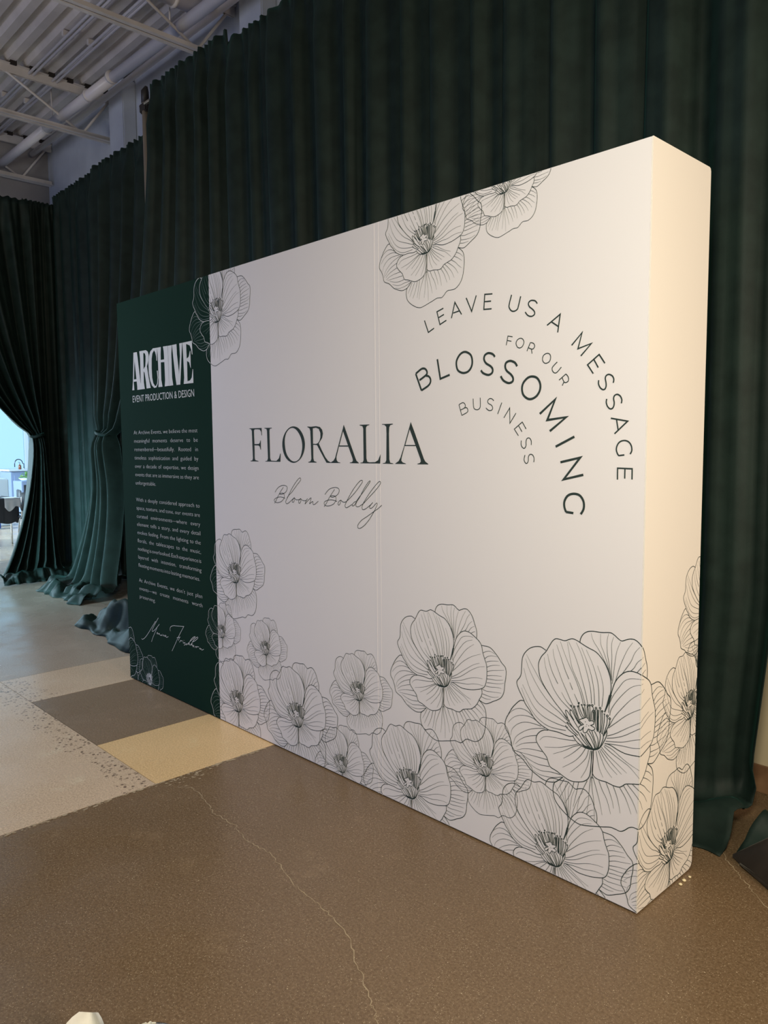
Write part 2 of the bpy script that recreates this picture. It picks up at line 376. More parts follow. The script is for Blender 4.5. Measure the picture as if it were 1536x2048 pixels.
# ================================================================ DRAPES
def fbm(x, y, s): return noise.noise(Vector((x, y, s * 7.13)))
def drape(name, label, a, b, h, folds, seed, out=(0, -1), amp=0.05, puddle=0.25, l0=None, l1=None, flare=0.0, group=None, cols=None, tie=None, ruffle=True, rows=64, crump=1.0, parent=None):
    """pleated cloth hung from a to b (xy); l0/l1(z) give its two side edges along a->b in metres"""
    a = Vector(a); b = Vector(b); d = (b - a); Lw = d.length; d.normalize(); o2 = Vector(out)
    rnd = random.Random(seed)
    cols = cols or int(folds * 14)
    ph = rnd.random() * 9
    amps = [rnd.uniform(.6, 1.3) for _ in range(folds + 3)]
    zs = []
    for i in range(rows + 1):
        zs.append(h * (1 - i / rows))
    extra = max(4, int(puddle / .025))
    for i in range(1, extra + 1): zs.append(-puddle * i / extra)
    V = []; F = []
    for zc in zs:
        zz = max(zc, 0.0)
        e0 = l0(zz) if l0 else 0.0; e1 = l1(zz) if l1 else Lw
        if zc < 0.25:
            k = (0.25 - zc) / (0.25 + puddle); e0 -= .05 * k; e1 += .05 * k
        wd = e1 - e0
        comp = min(2.0, max(.75, (Lw / max(wd, .05)) ** .35))
        for j in range(cols + 1):
            s = j / cols
            warp = s + .018 * math.sin(3.1 * s * folds + ph) + .010 * fbm(s * 5, zc * .45, seed)
            q = warp * folds
            fi = int(max(0, min(folds, math.floor(q)))); am = amps[fi] * (1 - (q % 1)) + amps[fi + 1] * (q % 1)
            sn = math.sin(2 * PI * q)
            fold = (math.copysign(abs(sn) ** .75, sn)) * am
            fold += .35 * math.sin(4 * PI * q + 1.3 + zc * .35 + seed) + .5 * fbm(s * folds * .4, zc * .35, seed + 3)
            disp = amp * comp * fold
            if ruffle and zc > h - .35:
                kk = (zc - (h - .35)) / .35
                disp = disp * (1 - .85 * kk) + kk * .010 * math.sin(2 * PI * q * 2.7 + ph)
            if tie is not None:
                k = math.exp(-((zc - tie) / .10) ** 2); disp *= (1 - .45 * k)
            if zc < .14: disp *= 1 - .75 * min(1, (.14 - zc) / .30)
            off = amp * 1.2 + disp
            if flare: off += flare * max(0, (1.2 - zz) / 1.2) ** 1.5
            lat = e0 + wd * s
            z = zz
            if ruffle and zc > h - .02: z = h + .005 * math.sin(2 * PI * q * 2.7 + ph) + .010 * fbm(s * 30, 0, seed)
            if zc < 0.14:
                u = (0.14 - zc)
                ang = min(u / .14, 1.0) * PI / 2
                run = (1 - math.cos(ang)) * .09 + max(0, u - .14) * .85
                cr = fbm(lat * 3.0 + 3, u * 4.5, seed + 9); cr2 = fbm(lat * 7.5, u * 11 + 5, seed + 5)
                bulge = (abs(cr) * .26 + .03) * crump + abs(cr2) * .07 * crump
                hump = math.sin(min(1, u / (.14 + puddle)) * PI) ** .8
                z = max(.004, .14 * (1 - math.sin(ang)) * (1 + .3 * cr) + bulge * hump)
                off += run * (1 + .35 * fbm(s * folds * .5, 2, seed)) + cr * .05
                lat += cr2 * .03
            P = a + d * lat + o2 * off
            V.append((P.x, P.y, z))
    nc = cols + 1
    for i in range(len(zs) - 1):
        for j in range(cols): F.append((i * nc + j, i * nc + j + 1, (i + 1) * nc + j + 1, (i + 1) * nc + j))
    o = mesh_obj(name, V, F, M['velvet'], parent, True)
    if label: tag(o, label, 'drape', group)
    md = o.modifiers.new('thick', 'SOLIDIFY'); md.thickness = .003; md.offset = -1
    return o
G = 'green velvet drapes around the display'
HA = 4.47; YA = 1.02
def AX(x): return (x, YA)
edge_fall = lambda z: 0.0 if z < 2.6 else 0.30 * min(1, ((z - 2.6) / 1.3)) ** .9
drape('velvet_drape', 'green velvet drape beside the tan pole, its hem spilling out past the green end', AX(-1.58), AX(-0.14), HA + .02, 5, 1, puddle=.48, l0=lambda z: edge_fall(z) - .12 * max(0, .6 - z) / .6, flare=.16, group=G)
drape('velvet_drape', 'dark green velvet drape hanging behind the green end of the display', AX(-0.15), AX(1.37), HA - .05, 6, 2, amp=.04, puddle=.1, group=G)
drape('velvet_drape', 'dark green velvet drape above the middle of the display, left of the top poppy', AX(1.35), AX(2.37), HA - .09, 4, 3, amp=.045, puddle=.1, group=G)
drape('velvet_drape', 'dark green velvet drape above the upper right corner of the display', AX(2.35), AX(3.12), HA, 3, 4, amp=.05, puddle=.1, group=G)
drape('velvet_drape', 'green velvet drape hanging free past the right end of the display', AX(3.10), AX(3.76), HA, 2, 6, amp=.05, puddle=.34, flare=.02, crump=.45, l1=lambda z: .60 if z > .9 else .60 - .08 * (.9 - z) / .9, group=G)
drape('velvet_drape', 'crumpled hem of green velvet at the right edge, beside the beige wall', AX(3.82), AX(4.6), HA, 4, 9, amp=.04, puddle=.28, crump=.6, l0=lambda z: .03 if z > .3 else .03 - .10 * (.3 - z) / .3, flare=.02, group=G)
# farther run: straight and tied-back drapes
YB_ = 1.50; HB = 4.54
drape('velvet_drape', 'straight dark teal drape in the corner between the two tied-back drapes', (-4.80, YB_ + .03), (-3.08, YB_ + .01), HB - .03, 7, 12, puddle=.16, amp=.045, group=G)
drape('velvet_drape', 'added dark drape filling the gap between the lit tied-back folds and the green end', (-4.7, 1.86), (-1.75, 1.86), HB - .25, 9, 17, puddle=.02, amp=.03, group=G)  # added to hide the pale wall and keep this gap dark
zt = 1.69
def tied_edges(top0, tie0, bot0, p, pb=1.1, tie_z=zt, h=HB):
    def f(z):
        if z >= tie_z: return tie0 + (top0 - tie0) * ((z - tie_z) / (h - tie_z)) ** p
        k = (tie_z - z) / tie_z; return tie0 + (bot0 - tie0) * k ** pb
    return f
def tieback(loc, rx, ry, label):
    n = 28; v = []; f = []
    for k in range(n):
        an = 2 * PI * k / n
        for (dr, dz) in ((0, -.02), (.010, -.012), (.012, .012), (0, .02), (-.006, 0)):
            v.append((loc[0] + (rx + dr) * math.cos(an), loc[1] + (ry + dr) * math.sin(an), loc[2] + dz + .015 * math.sin(an * 2)))
    for k in range(n):
        for q in range(5): f.append((k * 5 + q, k * 5 + (q + 1) % 5, ((k + 1) % n) * 5 + (q + 1) % 5, ((k + 1) % n) * 5 + q))
    o = mesh_obj('tieback', v, f, M['velvet'], None, True); return tag(o, label, 'tieback', 'fabric tiebacks')
drape('velvet_drape', 'tied-back green velvet drape right beside the green end, lit folds below its knot', (-3.22, 1.34), (-1.80, 1.34), HB - .15, 5, 15, amp=.06, puddle=.30, flare=.24, tie=zt,
      l0=tied_edges(0.0, .03, -.42, .45, 1.35), l1=tied_edges(1.42, .27, .62, .36, 1.0), group=G, cols=150)
tieback((-3.07, 1.26, zt - .02), .120, .10, 'green tieback knot around the drape nearest the green end')
# left drapes on the perpendicular run, beside the kitchen opening
XC = -4.76
drape('velvet_drape', 'narrow straight drape just right of the swagged drape at the opening', (XC - .07, 1.12), (XC - .07, 1.52), HB - .12, 3, 21, out=(1, 0), amp=.03, puddle=.12, group=G)
drape('velvet_drape', 'swagged drape pulled back beside the bright kitchen opening', (XC + .04, -.75), (XC + .04, 1.22), HB - .17, 6, 23, out=(1, 0), amp=.045, puddle=.26, flare=.12, tie=zt,
      l0=tied_edges(0.0, 1.80, 1.34, .72, 1.9), l1=tied_edges(1.90, 1.93, 2.05, 1), group=G, cols=150)
tieback((XC + .12, 1.115, zt - .02), .09, .08, 'green tieback knot around the swagged drape at the kitchen opening')

# upright pole with bracket in the gap between two drapes
t = thing('drape_pole', 'tan upright pole with dark bracket at the gap in the drapes', 'pole', (0, 0, 0))
B().tube([(-1.66, 1.10, 0.0), (-1.66, 1.10, 4.55)], .030, 14).obj('upright', M['pole'], t, True)
B().tube([(-1.66, 1.10, 4.50), (-1.66, 1.10, 4.60), (-1.63, 1.10, 4.63)], [.034, .034, .012], 12).obj('pole_cap', M['pole_dark'], t, True)
B().tube([(-1.80, 1.13, 4.52), (3.6, 1.13, 4.40)], .018, 10).obj('crossbar', M['pole_dark'], t, True)
B().box(-1.72, -1.60, 1.07, 1.16, 4.42, 4.50, .01).obj('bracket', M['pole_dark'], t)
B().box(-1.60, -1.50, 1.05, 1.08, 4.455, 4.475, .004).obj('hook', M['silver'], t)
drape('velvet_drape', 'narrow strip of dark drape hanging just behind the tan pole', (-1.84, 1.28), (-1.40, 1.28), 4.42, 3, 31, amp=.018, puddle=.05, group=G)

# ================================================================ DISPLAY WALL
W, D, H = 3.6313, 0.3977, 2.44
UG, US = 1.112, 2.407
dw = thing('display_wall', 'large freestanding fabric display wall printed with line-drawn poppies', 'display wall', (0, 0, 0))
B().box(.012, W - .012, .012, D - .012, 0, .005).obj('base_plate', M['base_black'], dw)
def panel(name, x0, x1, m, z0=.006):
    return B().box(x0, x1, 0, .03, z0, H, .0015).obj(name, m, dw)
p1 = panel('green_panel', 0, UG, M['green_print']); p1['label'] = 'dark green end panel with white lettering'
p2 = panel('white_panel', UG, US - .001, M['white_print'])
p3 = panel('white_panel', US + .001, W - .0042, M['white_print'])
# piping of the fabric joint
B().box(US - .004, US + .004, -.0006, .004, .006, H - .001).obj('seam_cord', M['white_print'], dw)
B().box(US + .024, US + .028, -.0005, .004, .006, H - .001).obj('seam_cord', M['white_print'], dw)
# side panel with rounded lower back corner
r = .028; pr = [(0, .006), (D - r, .006)] + [(D - r + r * math.sin(a), .006 + r - r * math.cos(a)) for a in (PI / 8, PI / 4, 3 * PI / 8, PI / 2)] + [(D, H - .012), (D - .004, H - .003), (D - .012, H), (0, H)]
v = [(x, y, z) for x in (W - .004, W) for y, z in pr]; n = len(pr)
f = [tuple(range(n - 1, -1, -1)), tuple(n + i for i in range(n))] + [(i, (i + 1) % n, n + (i + 1) % n, n + i) for i in range(n)]
o = mesh_obj('side_panel', v, f, M['side_print'], dw)
B().box(0, W - .0045, .0305, D, H - .02, H).obj('top_panel', M['white_print'], dw)
B().box(0, W - .03, D - .02, D, .006, H - .021).obj('back_panel', M['white_print'], dw)
B().box(0, .02, .031, D - .021, .006, H - .021).obj('end_panel', M['green_print'], dw)

# ---- flat print on the panels, given in sheet coordinates (u along front then round the corner, v up)
def crom(P, sub):
    if len(P) < 3 or sub < 2: return P
    out = []
    n = len(P); cl = P[0] == P[-1]
    for i in range(n - 1):
        p0 = P[i - 1] if i > 0 else (P[-2] if cl else P[0]); p1_ = P[i]; p2_ = P[i + 1]; p3_ = P[i + 2] if i + 2 < n else (P[1] if cl else P[-1])
        for k in range(sub):
            t_ = k / sub; t2 = t_ * t_; t3 = t2 * t_
            out.append(tuple(.5 * (2 * p1_[c] + (p2_[c] - p0[c]) * t_ + (2 * p0[c] - 5 * p1_[c] + 4 * p2_[c] - p3_[c]) * t2 + (3 * p1_[c] - p0[c] - 3 * p2_[c] + p3_[c]) * t3) for c in (0, 1)))
    out.append(P[-1]); return out
REG = [(0.0, UG, 1), (UG, W, 0), (W, W + D, 2)]
def to3(u, v_, lift=.0007):
    if u <= W: return (u, -lift, v_)
    return (W + lift, u - W, v_)
def clipseg(a, b, x0, x1, y0, y1):
    t0, t1 = 0.0, 1.0; dx, dy = b[0] - a[0], b[1] - a[1]
    for p_, q_ in ((-dx, a[0] - x0), (dx, x1 - a[0]), (-dy, a[1] - y0), (dy, y1 - a[1])):
        if p_ == 0:
            if q_ < 0: return None
        else:
            r_ = q_ / p_
            if p_ < 0: t0 = max(t0, r_)
            else: t1 = min(t1, r_)
    return (t0, t1) if t0 < t1 else None
class Print:
    def __init__(s): s.v = []; s.f = []; s.m = []
    def quad(s, pts, mi, lift):
        n = len(s.v)
        for u, v_ in pts: s.v.append((u, v_, lift, mi))
        s.f.append(tuple(range(n, n + len(pts)))); s.m.append(mi)
    def line(s, P, ws, tone, lift=.0007):
        """tone 0 = strong, 1 = thin ink"""
        n = len(P); W_ = ws if isinstance(ws, list) else [ws] * n
        L = []; R_ = []
        cl = n > 3 and P[0] == P[-1]
        for i in range(n):
            a = P[i - 1] if i > 0 else (P[-2] if cl else P[0]); b_ = P[i + 1] if i < n - 1 else (P[1] if cl else P[-1]); dx, dy = b_[0] - a[0], b_[1] - a[1]; l = math.hypot(dx, dy) or 1
            h_ = W_[i] / 2
            # mitre
            if cl or 0 < i < n - 1:
                d1 = (P[i][0] - a[0], P[i][1] - a[1]); d2 = (b_[0] - P[i][0], b_[1] - P[i][1])
                l1 = math.hypot(*d1) or 1; l2 = math.hypot(*d2) or 1
                cs = (d1[0] * d2[0] + d1[1] * d2[1]) / (l1 * l2); m1 = (-(d1[1] / l1 + d2[1] / l2), d1[0] / l1 + d2[0] / l2); lm = math.hypot(*m1)
                if lm > .3:
                    h_ = h_ / max(.35, math.sqrt((1 + max(-1, min(1, cs))) / 2)); nx, ny = m1[0] / lm, m1[1] / lm
                else: nx, ny = -d1[1] / l1, d1[0] / l1
            else: nx, ny = -dy / l, dx / l
            L.append((P[i][0] + nx * h_, P[i][1] + ny * h_)); R_.append((P[i][0] - nx * h_, P[i][1] - ny * h_))
        for i in range(n - 1):
            for (x0, x1, mi) in REG:
                if max(P[i][0], P[i + 1][0]) < x0 or min(P[i][0], P[i + 1][0]) > x1: continue
                c = clipseg(P[i], P[i + 1], x0 + .0006, x1 - .0006, .009, H - .002)
                if not c: continue
                t0, t1 = c
                lp = lambda A, B_, t_: (A[0] + (B_[0] - A[0]) * t_, A[1] + (B_[1] - A[1]) * t_)
                q = [lp(L[i], L[i + 1], t0), lp(L[i], L[i + 1], t1), lp(R_[i], R_[i + 1], t1), lp(R_[i], R_[i + 1], t0)]
                q = [(min(max(u, x0), x1), min(max(v_, .008), H - .001)) for u, v_ in q]
                s.quad(q, mi * 2 + tone, lift)
    def obj(s, name, parent):
        if not s.f: return None
        V_ = []
        for (u, v_, l, mi) in s.v:
            r_ = mi // 2
            V_.append((u, -l, v_) if r_ != 2 else (W + l, u - W, v_))
        o = mesh_obj(name, V_, s.f, None, parent, mats=[M['ink'], M['ink_thin'], M['ink_pale'], M['ink_pale_thin'], M['ink'], M['ink_thin']], mi=s.m)
        return o
def tess_fill(s, outer, holes, mi, lift):
    from mathutils.geometry import tessellate_polygon
    loops = [[Vector((p[0], p[1], 0)) for p in outer]] + [[Vector((p[0], p[1], 0)) for p in h_] for h_ in holes]
    flat = [q for l in loops for q in l]
    for tr in tessellate_polygon(loops):
        s.quad([(flat[i].x, flat[i].y) for i in tr], mi, lift)

FLOWER = """
o -171,115 -211,163 -258,203 -305,250 -344,296 -368,337 -378,385 -376,421 -357,460 -328,493 -304,532 -284,563 -261,581 -232,581 -202,580 -176,591 -153,600 -126,596 -103,587 -57,569 -4,553 32,524 58,491 82,438 91,392 90,352 80,309 69,267 54,230
o -328,500 -352,510 -371,514 -410,506 -445,488 -475,458 -493,423 -498,379 -501,328 -511,301 -529,278 -532,258 -517,224 -487,179 -468,147 -438,117 -404,77 -360,51 -311,35 -292,34 -235,37 -188,33 -160,34 -137,44
v -164,123 -220,171 -286,229 -344,289 -382,335 -426,395 -465,451
v -183,123 -234,158 -287,186 -334,223 -388,281 -441,360 -470,423
v -183,102 -249,127 -316,149 -383,181 -432,240 -461,299 -483,364
v -174,83 -235,84 -306,94 -364,114 -413,151 -452,204 -491,262
v -188,61 -235,56 -306,55 -369,77 -418,114 -462,170 -499,240
v -155,185 -187,206 -229,236 -272,284 -305,345 -329,401 -340,457
v -245,321 -281,378 -304,433 -316,481
v -136,209 -159,243 -187,293 -219,350 -243,402 -271,467 -280,518
v -172,364 -200,416 -228,484 -256,548
v -147,308 -166,346
v -159,211 -187,234 -220,277
v -108,239 -136,287
v -76,235 -90,284 -113,338 -140,392 -177,455 -209,519 -232,571
v -63,234 -72,263 -94,324 -126,384 -154,438 -170,504 -186,576
v -49,250 -67,319 -90,387 -112,452 -140,516 -179,581
v -26,258 -31,322 -44,381 -67,453 -94,523 -128,583
v -6,255 -13,339 -31,418 -58,488 -94,561
v 21,254 16,355 1,420 -26,487 -64,554
v 38,254 43,302 45,360 32,419 7,479
o -105,588 -100,611 -84,638 -57,657 -21,665 28,667 80,675 106,666 128,651 149,642 171,651 201,662 230,660 259,639 285,604 303,558 318,525 324,487 321,450
v 88,425 74,470 45,519 14,568 -21,613 -35,652
v 91,419 82,451 67,502 45,559 25,603 23,660
v 90,429 78,498 65,563 63,623 71,669
v 94,413 92,473 93,540 90,613 102,655
v 97,397 102,431 111,510 121,578 143,636
v 106,385 119,424 137,487 158,544 184,601 213,645
v 150,456 175,494 205,542 226,592 253,627
v 205,491 222,509 243,545 278,577
v 241,490 268,523 299,541
v 270,484 293,497 308,502
o 78,279 87,317 98,360 113,406 137,444 167,473 201,488 235,489 268,480 302,462 335,443 357,424 372,398 382,354 401,306 417,270 422,232 423,215 421,169 413,125 397,92 371,73 336,60 286,45 236,37 184,33 141,40 102,52 76,56 58,54
v 80,232 84,283 106,335 137,384 167,426 201,447 243,455 272,456 291,452
v 87,219 93,251 124,304 163,355 201,396 239,419 281,432
v 84,158 115,218 163,282 210,337 252,372 296,401
v 80,147 128,191 184,243 243,284 298,313 362,338
v 73,100 119,125 158,152 197,180 244,211 294,243 350,265
v 71,88 119,103 171,128 218,160 261,190 311,219 348,236 401,250
v 65,69 115,79 171,94 235,122 290,140 340,149 379,151
v 67,56 128,66 184,72 231,76 286,91 340,99 389,98
o 370,407 400,408 436,408 464,399 496,376 528,347 559,312 591,287 600,263 602,249 599,208 590,161 586,115 577,81 557,48 526,24 483,1 451,-18 418,-33 390,-33 347,-20
v 384,351 412,367 441,376 464,375 500,364
v 403,311 425,330 453,342 485,347 516,347
v 417,288 449,301 489,310 532,317
v 423,249 453,266 493,279 544,287
v 425,215 465,233 521,246 583,260
v 425,184 461,194 509,203 560,209
v 423,160 462,165 505,168 541,175 574,184
v 422,130 458,136 502,141 545,149 580,162
v 412,103 450,104 502,113 537,117 559,116
v 377,71 418,65 462,70 514,76 557,81
v 379,35 422,32 462,30 498,35 534,47
v 371,10 406,5 434,6 460,11
o 371,73 376,48 371,20 349,-18 328,-56 303,-85 270,-109 232,-120 189,-134 167,-153 148,-164 115,-166 71,-160 36,-162 9,-158 -9,-145 -15,-119 -11,-70 -9,0
v 58,46 102,35 150,9 202,-16 265,-36
v 54,38 98,14 150,-8 197,-27 231,-50 268,-81
v 40,28 80,-4 133,-36 193,-72
v 36,17 76,-22 119,-56 163,-88
v 29,8 58,-30 93,-66 137,-98
v 20,3 45,-46 67,-86 106,-125
v 7,-4 18,-56 31,-101 53,-140
o -307,30 -336,24 -365,5 -385,-21 -390,-51 -375,-76 -346,-105 -317,-131 -303,-163 -289,-185 -246,-196 -217,-207 -189,-217 -161,-224 -128,-222 -82,-208 -54,-191 -36,-169 -27,-136 -22,-72 -16,-9
v -127,18 -183,8 -245,1 -307,-7 -341,-20 -365,-45
v -104,6 -165,-23 -235,-52 -331,-77
v -95,1 -141,-22 -198,-61 -271,-101
v -86,-2 -118,-36 -156,-72 -202,-107
v -59,-6 -86,-53 -132,-105 -207,-162
v -40,-11 -54,-59 -91,-109 -154,-175
v -27,-11 -38,-76 -54,-128 -86,-187
o -480,164 -503,162 -528,142 -564,102 -592,56 -613,15 -619,-23 -611,-45 -591,-70 -571,-113 -559,-158 -531,-177 -490,-193 -451,-224 -421,-246 -377,-264 -338,-276 -304,-278 -260,-267 -236,-250 -203,-219
v -418,88 -453,107 -493,113 -533,103 -569,79 -598,46
v -394,68 -423,77 -463,77 -513,67 -559,41 -596,1
v -355,41 -419,43 -474,35 -519,14 -552,-15 -568,-39 -576,-74
v -331,35 -380,22 -439,0 -494,-34 -540,-77 -556,-128
v -390,-24 -454,-47 -505,-80 -540,-117
v -388,-66 -440,-82 -490,-102 -535,-133
v -346,-109 -380,-112 -430,-118 -485,-132 -528,-153
v -313,-148 -386,-152 -455,-156 -513,-160
v -298,-185 -371,-194 -430,-186 -483,-170
v -222,-210 -284,-214 -347,-226 -396,-222 -445,-204
v -208,-220 -260,-239 -308,-250 -362,-253 -411,-242
o -203,-219 -232,-246 -260,-271 -268,-297 -268,-330 -256,-370 -227,-401 -185,-429 -138,-451 -87,-460 -28,-447 18,-433 53,-423 102,-407 133,-407 163,-408 189,-391 211,-370 236,-359 270,-360 308,-358 346,-339 379,-305 399,-263 409,-214 415,-166 415,-120 408,-83 390,-54 347,-20
v -194,-226 -217,-267 -246,-317
v -165,-234 -189,-281 -225,-352
v -130,-226 -152,-300 -187,-369
v -100,-216 -114,-287 -133,-371
v -45,-189 -73,-251 -96,-313 -108,-387
v -23,-159 -32,-241 -36,-312 -47,-382
v -18,-158 -14,-226 0,-309 3,-416
v -9,-159 18,-235 36,-293 51,-356
v 27,-166 49,-213 76,-255 93,-301 102,-333
v 71,-163 93,-209 111,-256 120,-294
v 115,-169 137,-218 150,-262 159,-308
v 152,-163 185,-206 206,-248 223,-290
v 176,-147 219,-200 245,-244 257,-275
v 197,-133 244,-174 278,-212 304,-262
v 227,-123 278,-155 320,-191 349,-233
v 272,-110 316,-136 353,-169 386,-194
v 305,-85 349,-107 390,-136
v 328,-56 365,-73 402,-104
v -22,-10 -23,-86 -23,-176
o -9,-4 -11,-70 -14,-167
s -75,127 -93,135 -101,145 -91,153 -74,161 -66,168 -54,171 -44,164 -39,155 -24,161 -12,159 -9,148 -19,138 -29,133 -14,129 -3,123 -9,111 -26,105 -43,108 -52,90 -65,80 -75,84 -77,97 -73,112 -85,95 -97,85 -105,92 -103,106 -90,117 -75,127
s -105,71 -133,86 -164,115 -187,159 -192,176 -184,179 -164,160 -138,133 -110,99
s -136,136 -157,162 -163,183 -155,190 -144,179 -126,152 -105,125 -85,122
s -160,211 -152,208 -131,173 -116,145 -100,127
s -107,235 -102,214 -86,184 -71,164
s -112,216 -104,193 -91,170 -78,159
s -87,233 -77,205 -66,169
s -70,238 -64,208 -54,175
s -80,224 -67,196 -59,171
s -49,236 -42,202 -36,161
s -37,239 -33,198 -32,160
s -53,235 -52,204 -44,168
s -21,243 -11,226 -7,167
s -15,213 -14,187 -14,163
s -23,214 -25,187 -23,165
s -129,207 -116,177 -101,145
s -141,211 -121,175 -106,139 -90,125
s 1,233 -1,179 3,136 13,112
s 11,233 9,182 13,117
s 21,233 18,173 20,119
s 14,234 14,172 17,118
s 30,238 33,188 30,108
s 40,225 42,169 35,109
s 54,216 53,171 44,108
s 72,207 70,165 52,105
s 88,196 84,168 68,131 52,98
s -6,227 -3,188 -7,156
s -132,53 -104,33 -68,7 -26,-1
s -142,41 -124,21 -98,5 -63,-5 -16,-3 15,8 34,27 50,56 68,96 71,128 50,91
s -182,112 -176,102 -140,71 -109,54
s -189,92 -184,80 -150,61 -119,49
s -182,112 -161,104 -130,83 -104,67
s -107,71 -84,41 -49,13 -24,0
s -92,75 -64,55 -34,23 -14,2
s -90,75 -74,53 -49,26 -26,1
s -62,74 -52,50 -29,25 -12,3
s -50,86 -30,65 -12,34 0,9
s -40,102 -18,73 -5,41 3,9
s -21,103 -8,71 5,39 12,12
s -6,107 14,77 19,47 15,13
s 11,109 19,116 30,99 31,73 20,14
s 37,106 47,104 50,83 38,44 27,21
f -94,11 -63,-5 -16,-6 15,6 36,30 15,18 -9,7 -39,9 -63,8
f 80,331 97,335 84,288 58,227 52,230 67,278
s -152,214 -153,211 -156,209 -159,210 -161,212 -159,215 -156,217 -153,217 -152,214
s -131,214 -132,210 -136,208 -139,208 -141,211 -139,215 -136,217 -132,217 -131,214
s -108,222 -109,219 -112,217 -115,218 -116,220 -115,222 -112,224 -109,224 -108,222
s -44,243 -45,239 -49,237 -52,238 -54,241 -52,244 -49,246 -46,246 -44,243
s -32,246 -34,243 -37,241 -40,241 -41,244 -40,247 -37,249 -34,248 -32,246
s -16,250 -17,246 -21,244 -25,244 -26,247 -25,251 -21,253 -17,253 -16,250
s 8,240 6,236 2,234 -1,234 -3,238 -1,241 2,244 6,243 8,240
s 33,246 31,243 28,240 24,241 22,244 24,248 27,250 31,249 33,246
s -10,219 -12,215 -15,213 -19,213 -21,216 -19,220 -16,223 -12,222 -10,219
s 45,232 44,229 41,227 38,227 37,230 38,233 41,235 44,234 45,232
s 78,214 76,210 72,207 68,208 66,211 68,215 72,218 76,217 78,214
s 92,202 90,198 87,196 83,197 81,200 83,203 86,206 90,205 92,202
f -112,244 -102,248 -100,240 -107,234 -114,237
f -92,239 -84,240 -82,232 -90,230 -93,234
f -74,243 -66,244 -64,238 -70,234 -74,238
f 49,221 58,222 59,217 54,213 50,215
f -66,146 -62,148 -60,143 -64,141
f -56,133 -51,133 -52,129 -56,129
f -42,131 -39,129 -41,124 -44,126
f -59,122 -56,122 -57,117 -60,118
"""
